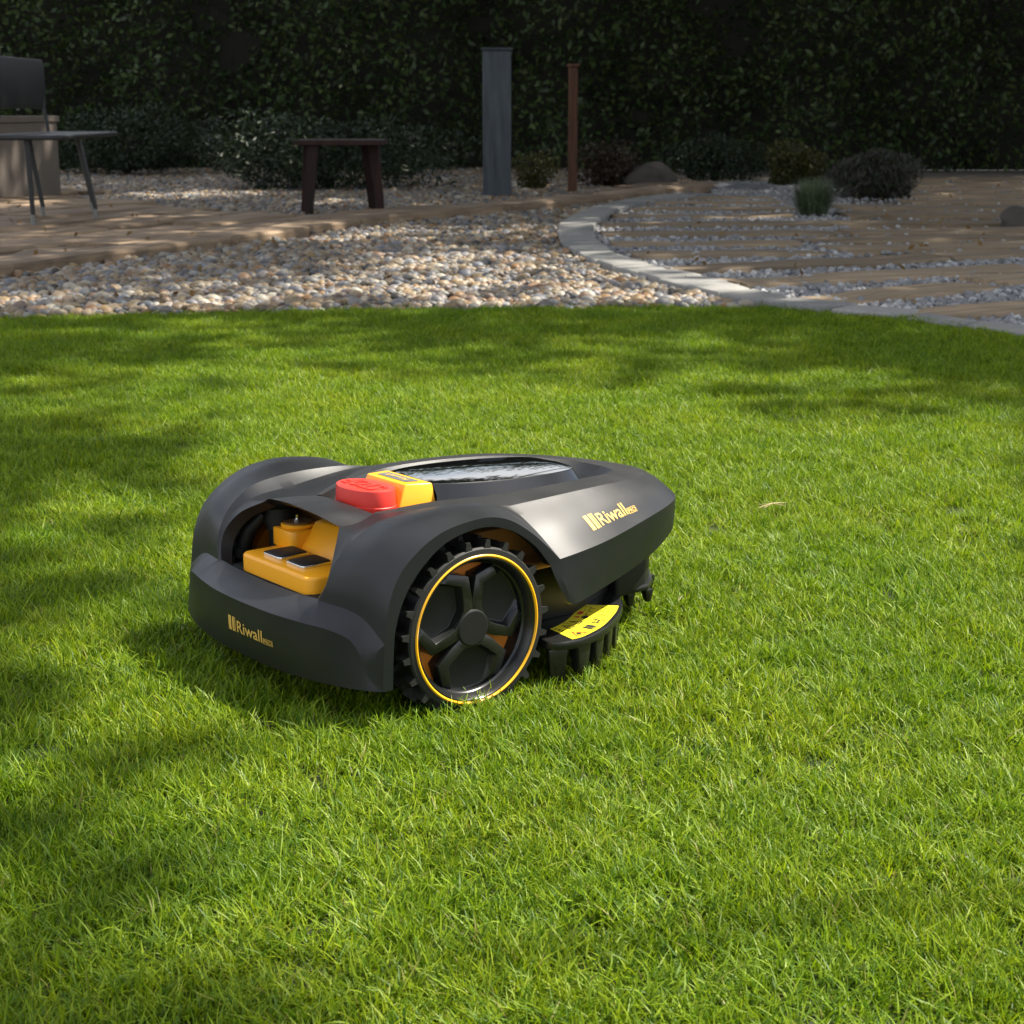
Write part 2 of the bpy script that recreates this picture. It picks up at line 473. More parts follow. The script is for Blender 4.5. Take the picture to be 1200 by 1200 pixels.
# ---- red stop button with raised STOP
st = MB()
def oval(ax, ay, z, n=48, cx=-.0080, tilt=0):
    th = np.linspace(0, 2*np.pi, n, endpoint=False)
    e = .97
    c = np.sign(np.cos(th)) * np.abs(np.cos(th)) ** e; s_ = np.sign(np.sin(th)) * np.abs(np.sin(th)) ** e
    x = cx + ax * c
    return np.stack([x, ay * s_ - .0065, np.full(n, z) - .03 * (x - cx)], 1)
rings = [oval(.0325,.0455,.186), oval(.0320,.0450,.2060), oval(.0312,.0442,.2066), oval(.0305,.0434,.2242), oval(.0299,.0428,.2260), oval(.0285,.0414,.2268), oval(.015,.022,.2270), oval(.002,.003,.2270)]
st.grid(np.stack(rings), 0, close_v=True)
k = len(st.v)
st.f.append(tuple(range(k - 48, k))); st.m.append(0)
stop = link('stop_button', st.mesh(sm=35, weld=.0001), M['red'], MOWER)
stop['label'] = 'red oval stop button with raised STOP'
V, F = text_mesh('STOP', 1.0, .02, .06)
V = V - np.array([V[:,0].min(), V[:,1].min(), 0]); V[:, :2] /= V[:, 0].max()
tx = MB()
tx.add([(-.0080 + .0125 - p[1] * .092, -.0395 + p[0] * .066, .2270 + (p[2] + .03) * .016 - .03 * (.0125 - p[1] * .092)) for p in V], F)
link('raised_lettering', tx.mesh(), M['red'], stop)

# ---- charging block, pads, drum, dark pipes behind the opening
cb = MB()
def rrect(x0, x1, y0, y1, r, n=6):
    P = []
    for cx, cy, a0 in ((x1-r, y1-r, 0), (x0+r, y1-r, 90), (x0+r, y0+r, 180), (x1-r, y0+r, 270)):
        for t in np.linspace(a0, a0 + 90, n): P.append((cx + r*math.cos(R(t)), cy + r*math.sin(R(t))))
    return P
cb.prism(rrect(-.134, -.02, -.078, .080, .014), .100, .1475)
chg = link('charging_block', cb.mesh(bevel=.004, bang=40, segs=3, sm=40), M['orange'], MOWER)
chg['label'] = 'orange charging block inside the rear opening'
bk = MB()
# sloped housing that rises behind the pads
bk.add([(-.072,-.100,.1450),(-.072,.048,.1450),(-.046,.048,.178),(-.046,-.100,.186),(.02,-.100,.194),(.02,.048,.188),(.02,-.100,.12),(.02,.048,.12),(-.072,-.100,.12),(-.072,.048,.12)],
       [(0,1,2,3),(3,2,5,4),(1,9,7,5,2),(0,3,4,6,8),(4,5,7,6),(0,8,9,1),(6,7,9,8)])
link('inner_housing', bk.mesh(bevel=.003, bang=25, segs=2, sm=40), M['orange'], chg)
dr = MB(); dr.prism(rrect(-.081, -.036, .044, .094, .009), .146, .1690)
dr.lathe([(.001,.1692),(.0205,.1692),(.0205,.1735),(.0195,.1745),(.001,.1745)], 36, 'z', (-.058,.068,0), closed=False)
link('drum', dr.mesh(sm=35, bevel=.002, bang=50), M['orange'], chg)
dl = MB(); dl.lathe([(.001,.175),(.0175,.175),(.0175,.1765),(.001,.1767)], 32, 'z', (-.058,.068,0), closed=False)
M['brown'] = mat('brown plastic', (.16,.075,.02), .5)
link('drum_lid', dl.mesh(sm=35), M['brown'], chg)
sc_ = MB(); sc_.lathe([(.001,.176),(.0016,.176),(.0016,.184),(.001,.184)], 10, 'z', (-.059,.068,0), closed=False)
sc_.lathe([(.001,.176),(.004,.176),(.004,.179),(.001,.179)], 10, 'z', (-.059,.068,0), closed=False)
link('bolt', sc_.mesh(sm=35), M['chrome'], chg)
for cy in (.031, -.0205):
    pm = MB(); pm.prism(rrect(-.1195, -.0765, cy-.0195, cy+.0195, .005), .1470, .1515)
    po = link('contact_pad', pm.mesh(bevel=.0008, bang=40, sm=40), M['chrome'], chg)
    pt = MB(); pt.prism(rrect(-.1165, -.0785, cy-.0180, cy+.0180, .0045), .1514, .1521)
    M.setdefault('padblack', mat('black pad', (.006,.006,.006), .6, noise=.3, nscale=200))
    # pad face is printed on the contact: part of the same pad
    bmj = MB(); 
    for me_, mi in ((po.data, 0), (pt.mesh(bevel=.0003, bang=40), 1)):
        bmj.add([v.co[:] for v in me_.vertices], [tuple(p.vertices) for p in me_.polygons], mi)
    po.data = bmj.mesh(sm=40); po.data.materials.append(M['chrome']); po.data.materials.append(M['padblack'])
    po['label'] = 'square contact pad with bright metal edge'
pp = MB()
pp.tube([(-.10,.132,.105),(-.102,.128,.135),(-.096,.122,.160),(-.08,.112,.18)], [.010,.0105,.010,.009], 12)
pp.tube([(-.104,.130,.128),(-.1025,.128,.140)], [.0135,.0135], 12)
pp.tube([(-.066,.098,.120),(-.066,.098,.165)], [.013,.013], 14)
pp.tube([(-.066,.098,.163),(-.066,.098,.172)], [.017,.017], 14)
pp.tube([(-.066,.098,.172),(-.066,.098,.19)], [.020,.020], 14)
link('inner_pipework', pp.mesh(sm=40), M['hollow'], MOWER)

# ---- chassis
ch = MB()
ch.prism([(-.135,-.10),(-.06,-.125),(.10,-.125),(.12,-.15),(.20,-.15),(.30,-.10),(.33,-.05),(.33,.05),(.30,.10),(.20,.15),(.12,.15),(.10,.125),(-.06,.125),(-.135,.10)], .060, .128)
chas = link('chassis', ch.mesh(bevel=.004, bang=30, sm=40), M['hollow'], MOWER)
ty = MB()
ty.prism([(-.02,-.135),(.10,-.135),(.125,-.16),(.20,-.155),(.28,-.10),(.28,.10),(.20,.155),(.125,.16),(.10,.135),(-.02,.135)], .129, .139)
ty.prism([(-.02,-.140),(.085,-.140),(.19,-.128),(.26,-.08),(.26,.08),(.19,.128),(.085,.140),(-.02,.140)], .1395, .184)
tyo = link('inner_tray', ty.mesh(bevel=.003, bang=30, sm=40), M['tray'], chas)
tyo['label'] = 'orange tan tray seen through the wheel arch'

# ---- blade guard with comb teeth and sticker
gd = MB()
arc = crom([(.100,-.214,0),(.106,-.226,0),(.137,-.2335,0),(.165,-.2270,0),(.195,-.2145,0),(.225,-.196,0),(.255,-.174,0),(.280,-.148,0),(.300,-.115,0),(.308,-.09,0)], 24)
outl = [(p[0], p[1]) for p in arc] + [(.308,.09)] + [(p[0], -p[1]) for p in arc[::-1][1:]] + [(.112,.12),(.112,-.12)]
gd.prism(outl, .051, .0615)
guard = link('blade_guard', gd.mesh(bevel=.0018, bang=30, segs=2, sm=40), M['rim'], MOWER)
guard['label'] = 'black blade guard rim with warning sticker'
def tooth_mesh(w0, w1, h0, h1, d=.016):
    m = MB()
    m.add([(-w0/2,0,h0),(w0/2,0,h0),(w0/2,d,h0),(-w0/2,d,h0),(-w1/2,.002,h1),(w1/2,.002,h1),(w1/2,d*.8,h1),(-w1/2,d*.8,h1)],
          [(0,3,2,1),(4,5,6,7),(0,1,5,4),(1,2,6,5),(2,3,7,6),(3,0,4,7)])
    return m.mesh(bevel=.0015, bang=30, sm=40)
tm = tooth_mesh(.024, .016, .0515, .012)
tm.materials.append(M['rim'])
arcd = crom(arc, 200)
arc_s = np.r_[0, np.cumsum(np.linalg.norm(np.diff(arcd, axis=0), axis=1))]
for sgn in (1, -1):
    for s in (.014, .050, .083, .116, .148, .180, .212):
        i = min(int(np.searchsorted(arc_s, s * arc_s[-1] / .24)), 198)
        p = arcd[i]; d = arcd[i + 1] - arcd[i]
        o = link('guard_tooth', tm, None, guard)
        a = math.atan2(d[1], d[0])
        n = np.array([-d[1], d[0], 0]); n /= np.linalg.norm(n)
        q = p + n * .004
        o.location = (q[0], q[1] * sgn, 0)
        o.rotation_euler = (0, 0, a if sgn > 0 else -a)
        if sgn < 0: o.scale = (1, -1, 1)
# sticker: curved yellow strip, pictograms printed on it
def stk(u, v, dz):           # u along 0..1, v across 0 (outer) ..1 (inner)
    i = np.clip(.135 + u * .56, 0, 1) * 199
    p = arcd[int(i)]
    d = arcd[min(int(i) + 1, 199)] - arcd[int(i) - 1]
    n = np.array([-d[1], d[0], 0]); n /= np.linalg.norm(n)
    q = p + n * (.0050 + .048 * v)
    return (q[0], q[1], .0618 + dz)
us = np.linspace(0, 1, 26)
sk = MB(); sk.grid(np.stack([[stk(u, v, 0) for u in us] for v in (0, .33, .66, 1)]))
stick = link('warning_sticker', sk.mesh(), M['sticker'], guard)
stick['label'] = 'yellow warning sticker with rows of pictograms'
def prints(mb, shapes, mi, dz):
    for poly in shapes: mb.add([stk(u, v, dz) for u, v in poly], [tuple(range(len(poly)))], mi)
pr = MB()
def tri_out(cu, v0, wu, hv, t=.22):
    A_ = [(cu - wu/2, v0), (cu + wu/2, v0), (cu, v0 + hv)]
    c = np.mean(A_, 0)
    I_ = [tuple(c + (np.array(p) - c) * (1 - t * 1.6)) for p in A_]
    return [[A_[k_], A_[(k_+1)%3], I_[(k_+1)%3], I_[k_]] for k_ in range(3)]
def rect(u0, u1, v0, v1): return [(u0, v0), (u1, v0), (u1, v1), (u0, v1)]
black = []
black += [rect(.05,.16,.86,.90), rect(.06,.10,.60,.80), rect(.115,.15,.62,.68), rect(.115,.16,.74,.80)]
black += tri_out(.27, .58, .12, .34) + tri_out(.43, .58, .12, .34)
black += [rect(.265,.275,.66,.76), rect(.425,.435,.66,.76)]
black += [[(.56,.62),(.59,.56),(.64,.58),(.66,.66),(.62,.74),(.58,.72)]]
black += [rect(.30,.35,.14,.38), rect(.36,.41,.14,.38), rect(.29,.42,.10,.125), rect(.48,.50,.12,.42), rect(.50,.56,.20,.25), rect(.56,.58,.10,.40), rect(.47,.59,.30,.33)]
black += [[(.115,.17),(.15,.14),(.18,.17),(.175,.26),(.14,.28)]]
for cu in (.70,.80,.90):
    black += [rect(cu-.03,cu+.03,.68,.70), rect(cu-.03,cu-.02,.56,.68), rect(cu+.0,cu+.035,.80,.82), rect(cu-.02,cu+.03,.30,.32), rect(cu,cu+.012,.18,.30), rect(cu+.02,cu+.035,.36,.42)]
black += [rect(.0,.62,.485,.49), rect(.20,.204,.5,.98), rect(.35,.354,.5,.98), rect(.24,.244,.02,.48)]
red = tri_out(.145, .08, .16, .36, .16)
red += [[(.57,.78),(.62,.78),(.60,.96)], [(.67,.84),(.69,.78),(.74,.78),(.76,.84),(.74,.92),(.69,.92)]]
prints(pr, black, 0, .0003); prints(pr, red, 1, .0005)
link('pictograms', pr.mesh(), [M['ink'], M['redink']], stick)

# ---- nose underside: front housing with flared foot
fh = MB()
fh.prism([(.30,-.115),(.36,-.105),(.392,-.078),(.405,-.04),(.405,.04),(.392,.078),(.36,.105),(.30,.115)], .052, .110)
fho = link('front_housing', fh.mesh(bevel=.006, bang=30, segs=3, sm=40), M['hollow'], MOWER)
ff = MB()
ff.prism([(.315,-.108),(.362,-.108),(.385,-.092),(.418,-.052),(.425,-.03),(.425,.03),(.418,.052),(.385,.092),(.362,.108),(.315,.108)], .0515, .0605)
for y in (-.050, .050):
    ff.add([(.400,y-.012,.052),(.424,y-.008,.052),(.424,y+.012,.052),(.400,y+.012,.052),(.410,y-.005,.030),(.422,y-.004,.030),(.422,y+.006,.030),(.410,y+.006,.030)],
           [(0,1,2,3),(4,7,6,5),(0,4,5,1),(1,5,6,2),(2,6,7,3),(3,7,4,0)])
    for xq in (.334, .366):
        ff.add([(xq-.006,2*y-.006,.052),(xq+.010,2*y-.006,.052),(xq+.010,2*y+.008,.052),(xq-.006,2*y+.008,.052),(xq,2*y-.003,.033),(xq+.007,2*y-.003,.033),(xq+.007,2*y+.005,.033),(xq,2*y+.005,.033)],
               [(0,1,2,3),(4,7,6,5),(0,4,5,1),(1,5,6,2),(2,6,7,3),(3,7,4,0)])
link('front_foot', ff.mesh(bevel=.003, bang=30, segs=2, sm=40), M['rim'], fho)
cw = MB(); cw.lathe([(.001,-.02),(.034,-.02),(.038,-.015),(.038,.015),(.034,.02),(.001,.02)], 32, 'y', (.335,0,.038), closed=False)
link('caster_wheel', cw.mesh(sm=40), M['rubber'], fho)

# ---- drive wheels
ZC = .095
def wheel(side):
    """outer face on the plane y = -.215*side; built for side=1 then mirrored through the y scale"""
    W_ = empty('drive_wheel')
    W_.parent = MOWER
    W_.location = (0, -.215 * side, ZC)
    if side < 0: W_.scale = (1, -1, 1)
    # tyre: local y grows inward
    t = MB()
    t.lathe([(.0835,.0015),(.0866,.0),(.0925,.0005),(.0945,.0025),(.0935,.008),(.0915,.012),(.0905,.020),(.0905,.046),(.093,.055),(.092,.060),(.0835,.061)], 132, 'y')
    nl = 23
    for row in range(2):
        for k_ in range(nl):
            a = 2*np.pi*(k_ + .5*row + .18)/nl
            y0, y1 = ((.0012,.024),(.030,.058))[row]
            # wedge lug: broad foot, narrow tip, leaning slightly
            pts = []
            for (da, r) in ((-.062,.0895),(.062,.0895),(.026,.1030),(-.022,.1030)):
                pts.append((da, r))
            V_ = []
            for yy, sq, dr in ((y0, 1.0, 0.0), (y1, .75, -.002)):
                for (da, r) in pts:
                    aa = a + da * sq + (.03 if row else 0)
                    rr = r + (dr if r > .095 else 0)
                    V_.append((rr*math.cos(aa), yy, rr*math.sin(aa)))
            t.add(V_, [(0,1,2,3),(4,7,6,5),(0,4,5,1),(1,5,6,2),(2,6,7,3),(3,7,4,0)])
    link('tyre', t.mesh(sm=30), M['rubber'], W_)
    # yellow ring
    y = MB(); y.lathe([(.0832,.0008),(.0835,-.0004),(.0850,-.0012),(.0865,-.0004),(.0868,.0008)], 128, 'y')
    link('ring', y.mesh(sm=50), M['yellow'], W_)
    # barrel: stepped dish
    d = MB(); d.lathe([(.0838,.0008),(.0815,.0006),(.0795,.003),(.0770,.012),(.0760,.014),(.0745,.015),(.0725,.030),(.0720,.040)], 128, 'y', closed=False)
    rim_o = link('rim', d.mesh(sm=35), M['rim'], W_)
    # three pans with raised ribs
    ps = MB()
    for th in (148, 32, 270):
        def pol(r, da): 
            a = R(th + da)
            return (r*math.cos(a), r*math.sin(a))
        o1 = [(.0215,-60),(.0350,-57.5),(.0610,-53),(.0742,-33),(.0756,-20),(.0758,-8),(.0758,8),(.0756,20),(.0742,33),(.0610,53),(.0350,57.5),(.0215,60)]
        i1 = [(.0245,-27),(.0345,-36),(.0525,-41.5),(.0672,-25.5),(.0744,-19),(.0750,-8),(.0750,8),(.0744,19),(.0672,25.5),(.0525,41.5),(.0345,36),(.0245,27)]
        i2 = [(.0262,-24),(.0355,-32),(.0510,-38),(.0648,-23),(.0718,-17),(.0730,-7),(.0730,7),(.0718,17),(.0648,23),(.0510,38),(.0355,32),(.0262,24)]
        rows = []
        for L_, yy in ((o1,.036),(o1,.0105),(i1,.0095),(i2,.0215)):
            rows.append([(pol(*q)[0], yy + ((.0110 if q[0] > .0743 else .0030 if q[0] > .066 else 0) if yy < .012 else 0), pol(*q)[1]) for q in L_])
        ps.grid(np.array(rows), 0, close_v=True)
        k0 = len(ps.v) - len(i2)
        ps.f.append(tuple(range(k0, k0 + len(i2)))); ps.m.append(1)
    so_ = link('spokes', ps.mesh(bevel=.0007, bang=28, segs=2, sm=30), [M['rim'], M['hollow']], W_)
    hb = MB(); hb.lathe([(.00004,.0085),(.0195,.0085),(.0212,.0095),(.0225,.0125),(.0235,.034)], 6*6, 'y', closed=False)
    link('hub', hb.mesh(sm=30), M['hollow'], W_)
    bk_ = MB(); bk_.lathe([(.00004,.030),(.073,.030),(.073,.060),(.001,.060)], 64, 'y')
    M.setdefault('motor', mat('deep orange plastic', (.50,.155,.01), .45, noise=.1))
    link('motor_disc', bk_.mesh(sm=30), M['motor'], W_)
    return W_
wheel(1)
wheel(-1)
# ------------------------------------------------------------------ ground materials
def leaf_mat(name, cols, trans=.3, rough=.45, patch=None, spec=.3):
    m = bpy.data.materials.new(name); m.use_nodes = True
    t = m.node_tree; N = t.nodes; L = t.links
    p = N['Principled BSDF']
    p.inputs['Roughness'].default_value = rough
    p.inputs['Specular IOR Level'].default_value = spec
    geo = N.new('ShaderNodeNewGeometry')
    cr = N.new('ShaderNodeValToRGB')
    els = cr.color_ramp.elements
    while len(els) < len(cols): els.new(.5)
    for i, c in enumerate(cols):
        els[i].position = i / (len(cols) - 1); els[i].color = (*c, 1)
    L.new(geo.outputs['Random Per Island'], cr.inputs['Fac'])
    out = cr.outputs['Color']
    L.new(out, p.inputs['Base Color'])
    tr = N.new('ShaderNodeBsdfTranslucent')
    L.new(out, tr.inputs['Color'])
    ms = N.new('ShaderNodeMixShader'); ms.inputs['Fac'].default_value = trans
    L.new(p.outputs[0], ms.inputs[1]); L.new(tr.outputs[0], ms.inputs[2])
    L.new(ms.outputs[0], N['Material Output'].inputs['Surface'])
    return m

def grass_mat():
    m = bpy.data.materials.new('lawn grass'); m.use_nodes = True
    t = m.node_tree; N = t.nodes; L = t.links
    p = N['Principled BSDF']; p.inputs['Roughness'].default_value = .5; p.inputs['Specular IOR Level'].default_value = .30
    at_ = N.new('ShaderNodeAttribute'); at_.attribute_name = 'bc'
    geo = N.new('ShaderNodeNewGeometry')
    n = N.new('ShaderNodeTexNoise'); n.inputs['Scale'].default_value = 3.2; n.inputs['Detail'].default_value = 4
    L.new(geo.outputs['Position'], n.inputs['Vector'])
    mr = N.new('ShaderNodeMapRange'); mr.inputs['From Min'].default_value = .35; mr.inputs['From Max'].default_value = .65
    L.new(n.outputs['Fac'], mr.inputs['Value'])
    mx = N.new('ShaderNodeMix'); mx.data_type = 'RGBA'; mx.blend_type = 'MULTIPLY'; mx.inputs['Factor'].default_value = 1
    tint = N.new('ShaderNodeMix'); tint.data_type = 'RGBA'
    tint.inputs['A'].default_value = (.82, .92, .85, 1); tint.inputs['B'].default_value = (1.15, 1.08, .9, 1)
    L.new(mr.outputs['Result'], tint.inputs['Factor'])
    L.new(at_.outputs['Color'], mx.inputs['A']); L.new(tint.outputs['Result'], mx.inputs['B'])
    L.new(mx.outputs['Result'], p.inputs['Base Color'])
    tr = N.new('ShaderNodeBsdfTranslucent'); L.new(mx.outputs['Result'], tr.inputs['Color'])
    ms = N.new('ShaderNodeMixShader'); ms.inputs['Fac'].default_value = .42
    L.new(p.outputs[0], ms.inputs[1]); L.new(tr.outputs[0], ms.inputs[2])
    L.new(ms.outputs[0], N['Material Output'].inputs['Surface'])
    return m

def stone_mat(name, stops, rough=.6):
    """stone whose colour is picked per stone, with mottling"""
    m = bpy.data.materials.new(name); m.use_nodes = True
    t = m.node_tree; N = t.nodes; L = t.links
    p = N['Principled BSDF']; p.inputs['Roughness'].default_value = rough
    oi = N.new('ShaderNodeObjectInfo')
    cr = N.new('ShaderNodeValToRGB'); cr.color_ramp.interpolation = 'LINEAR'
    els = cr.color_ramp.elements
    while len(els) < len(stops): els.new(.5)
    for i, c in enumerate(stops):
        els[i].position = i / (len(stops) - 1); els[i].color = (*c, 1)
    L.new(oi.outputs['Random'], cr.inputs['Fac'])
    geo = N.new('ShaderNodeNewGeometry')
    n = N.new('ShaderNodeTexNoise'); n.inputs['Scale'].default_value = 90; n.inputs['Detail'].default_value = 5
    L.new(geo.outputs['Position'], n.inputs['Vector'])
    mr = N.new('ShaderNodeMapRange'); mr.inputs['To Min'].default_value = .55; mr.inputs['To Max'].default_value = 1.35
    L.new(n.outputs['Fac'], mr.inputs['Value'])
    mx = N.new('ShaderNodeMix'); mx.data_type = 'RGBA'; mx.blend_type = 'MULTIPLY'; mx.inputs['Factor'].default_value = 1
    L.new(cr.outputs['Color'], mx.inputs['A']); L.new(mr.outputs['Result'], mx.inputs['B'])
    L.new(mx.outputs['Result'], p.inputs['Base Color'])
    return m

def timber_mat(name, c1, c2, stretch=(1, 14, 14), scale=2.2):
    """weathered grain; every board gets its own shade and its own stretch of grain"""
    m = bpy.data.materials.new(name); m.use_nodes = True
    t = m.node_tree; N = t.nodes; L = t.links
    p = N['Principled BSDF']; p.inputs['Roughness'].default_value = .75; p.inputs['Specular IOR Level'].default_value = .3
    tc = N.new('ShaderNodeTexCoord'); mp = N.new('ShaderNodeMapping'); mp.inputs['Scale'].default_value = stretch
    oi = N.new('ShaderNodeObjectInfo')
    ad = N.new('ShaderNodeVectorMath'); ad.operation = 'ADD'
    ml = N.new('ShaderNodeMath'); ml.operation = 'MULTIPLY'; ml.inputs[1].default_value = 40
    L.new(oi.outputs['Random'], ml.inputs[0]); L.new(tc.outputs['Object'], ad.inputs[0]); L.new(ml.outputs[0], ad.inputs[1])
    L.new(ad.outputs[0], mp.inputs['Vector'])
    n = N.new('ShaderNodeTexNoise'); n.inputs['Scale'].default_value = scale; n.inputs['Detail'].default_value = 9; n.inputs['Roughness'].default_value = .65
    L.new(mp.outputs[0], n.inputs['Vector'])
    cr = N.new('ShaderNodeValToRGB')
    cr.color_ramp.elements[0].position = .3; cr.color_ramp.elements[0].color = (*c2, 1)
    cr.color_ramp.elements[1].position = .66; cr.color_ramp.elements[1].color = (*c1, 1)
    L.new(n.outputs['Fac'], cr.inputs['Fac'])
    mr = N.new('ShaderNodeMapRange'); mr.inputs['To Min'].default_value = .7; mr.inputs['To Max'].default_value = 1.2
    L.new(oi.outputs['Random'], mr.inputs['Value'])
    mx = N.new('ShaderNodeMix'); mx.data_type = 'RGBA'; mx.blend_type = 'MULTIPLY'; mx.inputs['Factor'].default_value = 1
    L.new(cr.outputs['Color'], mx.inputs['A']); L.new(mr.outputs['Result'], mx.inputs['B'])
    L.new(mx.outputs['Result'], p.inputs['Base Color'])
    b = N.new('ShaderNodeBump'); b.inputs['Strength'].default_value = .7; b.inputs['Distance'].default_value = .006
    L.new(n.outputs['Fac'], b.inputs['Height']); L.new(b.outputs['Normal'], p.inputs['Normal'])
    return m

M['grass'] = grass_mat()
M['soil'] = mat('lawn soil', (.012, .018, .004), .95, nscale=60, color2=(.025, .032, .009))
M['gravelbed'] = mat('gravel bed', (.16, .135, .10), .95, nscale=45, color2=(.07, .06, .05))
M['pebble'] = stone_mat('river pebble', [(.145,.11,.065),(.23,.175,.105),(.08,.09,.105),(.32,.295,.235),(.10,.06,.027),(.155,.165,.185),(.23,.155,.072),(.036,.03,.024),(.115,.12,.135),(.17,.085,.027),(.26,.22,.155)], .55)
M['chip'] = stone_mat('grey chipping', [(.15,.15,.16),(.28,.28,.285),(.08,.08,.085),(.42,.42,.42),(.21,.205,.20),(.17,.175,.19)], .7)
M['sleeper'] = timber_mat('weathered timber', (.32,.24,.155), (.125,.09,.058))
M['slab'] = timber_mat('wood grain slab', (.29,.21,.135), (.095,.065,.043), (1, 9, 9), 1.6)
M['paver'] = stone_mat('grey paver', [(.20,.197,.185),(.26,.252,.235),(.16,.16,.157),(.225,.218,.20)], .8)
M['boulder'] = mat('boulder stone', (.085,.07,.06), .85, nscale=9, color2=(.035,.03,.026), bump=.6, bscale=14, bdist=.02)
M['slate'] = mat('blue grey slate', (.13,.135,.145), .8, nscale=12, color2=(.08,.083,.09), bump=.5, bscale=25, bdist=.01)
M['metal'] = mat('dark grey metal', (.010,.0105,.011), .5, noise=.2, nscale=30)
M['tip'] = mat('pale foot plastic', (.17,.165,.155), .5)
M['darkwood'] = timber_mat('dark red brown wood', (.028,.011,.007), (.008,.004,.003), (10, 10, 1.5), 3)
M['post'] = timber_mat('blue grey post', (.062,.073,.084), (.032,.038,.045), (12, 12, 1.0), 2.5)
M['rustpost'] = timber_mat('red brown post', (.13,.058,.032), (.05,.024,.014), (14, 14, 1.2), 3)
M['planter'] = mat('taupe plaster', (.17,.14,.115), .85, nscale=6, color2=(.13,.108,.09))
M['bark'] = mat('bark', (.07,.05,.035), .9, nscale=12, color2=(.03,.022,.016), bump=.8, bscale=25, bdist=.02)
M['leaf'] = leaf_mat('tree leaves', [(.025,.06,.012),(.05,.10,.018),(.075,.12,.02)], .35)
M['hedge'] = leaf_mat('hedge leaves', [(.016,.030,.010),(.032,.058,.016),(.065,.10,.028)], .15)
M['juniper'] = leaf_mat('dark evergreen sprays', [(.008,.017,.007),(.013,.028,.010),(.024,.04,.012)], .1)
M['olive'] = leaf_mat('olive shrub leaves', [(.05,.05,.012),(.07,.075,.016),(.03,.035,.010),(.09,.07,.02)], .25)
M['dry'] = leaf_mat('brown shrub leaves', [(.035,.02,.012),(.05,.03,.018),(.02,.022,.010)], .2)
M['lavender'] = leaf_mat('lavender leaves', [(.03,.045,.018),(.045,.055,.028),(.06,.05,.04),(.075,.06,.075)], .2)
M['fescue'] = leaf_mat('blue green grass blades', [(.06,.09,.045),(.09,.125,.065),(.12,.15,.085)], .25)
M['core'] = mat('shrub twigs', (.012,.012,.007), .95, noise=.3, nscale=20)

# ------------------------------------------------------------------ layout curves on the ground
LAWN_PX = [(-420,400),(-150,384),(0,377),(100,373),(200,371),(400,367),(600,364),(800,363),(900,364),(1000,370),(1050,375),(1100,383),(1150,389),(1200,395),(1300,408),(1600,454)]
LAWN = np.array([at(*p) for p in LAWN_PX])
def lawn_y(x): return np.interp(x, LAWN[:, 0], LAWN[:, 1])
KZ = .042
def kerb_z(px): return float(np.interp(px, (880, 1020), (KZ, .020)))
K_IN = np.array([at(*p, kerb_z(p[0])) for p in [(1330,391),(1260,385),(1200,380),(1160,376),(1077,365),(1013,359),(957,352),(903,342),(857,329),(833,323),(793,315),(760,307),(733,299),(715,291),(703,280),(695,269),(699,260),(715,249),(736,241),(764,234),(800,229),(840,226)]])
K_OUT = np.array([at(*p, kerb_z(p[0])) for p in [(1300,402),(1230,394),(1165,386),(1120,380),(1040,370),(975,362),(910,354),(862,345),(826,338),(795,332),(749,319),(704,308),(685,299),(667,289),(656,280),(652,271),(653,263),(667,253),(696,241),(725,234),(760,229),(800,225)]])
PZ = .05
EDGE = crom([at(*p, PZ) for p in [(-260,360),(-130,336),(0,314),(150,295),(330,272),(480,252),(600,243),(660,237),(740,228),(800,220),(860,213)]], 160)
ET = np.gradient(EDGE, axis=0); ET /= np.linalg.norm(ET, axis=1)[:, None]
EN = np.stack([-ET[:, 1], ET[:, 0], 0 * ET[:, 0]], 1)
def inpoly(X, Y, P):
    r = np.zeros(len(X), bool); j = len(P) - 1
    for i in range(len(P)):
        xi, yi, xj, yj = P[i][0], P[i][1], P[j][0], P[j][1]
        c = ((yi > Y) != (yj > Y)) & (X < (xj - xi) * (Y - yi) / (yj - yi + 1e-12) + xi)
        r ^= c; j = i
    return r
ROWS = [(0, .25, 160), (.265, .55, 160), (.565, .95, 77), (.965, 1.35, 78), (1.365, 1.75, 79), (1.765, 2.2, 80), (2.215, 2.65, 82), (2.665, 3.1, 83), (3.115, 3.7, 84), (3.715, 4.4, 97), (4.415, 5.1, 105)]
PATIO_POLYS = [np.vstack([EDGE[:n] + EN[:n] * a, (EDGE[:n] + EN[:n] * b)[::-1]]) for a, b, n in ROWS]
PATIO_POLYS = [np.vstack([EDGE[:n] + EN[:n] * max(a - .02, 0), (EDGE[:n] + EN[:n] * b)[::-1]]) for a, b, n in ROWS]
KERB_POLY = np.vstack([K_IN, K_OUT[::-1]])
TERR = np.vstack([K_IN, [at(830,219)], [at(900,205)], [at(1500,203)], [at(1500,420)]])
TERR_OUT = np.vstack([K_OUT, [at(830,219)], [at(900,205)], [at(1500,203)], [at(1500,420)]])

# ------------------------------------------------------------------ ground, lawn soil
gm = MB()
gm.grid(np.array([[(x, y, -.012) for y in (-30, 0, 8, 16, 40, 120, 400)] for x in (-300, -60, -12, 0, 12, 60, 300)], float))
tag(link('ground', gm.mesh(), M['gravelbed']), kind='structure')
lx = np.linspace(-4.5, 4.5, 46)
lm = MB(); lm.grid(np.array([[(x, -2.0 + (ly + 2.0) * t, .0) for t in np.linspace(0, 1, 12)] for x, ly in zip(lx, lawn_y(lx))]))
tag(link('lawn', lm.mesh(), M['soil']), kind='structure')

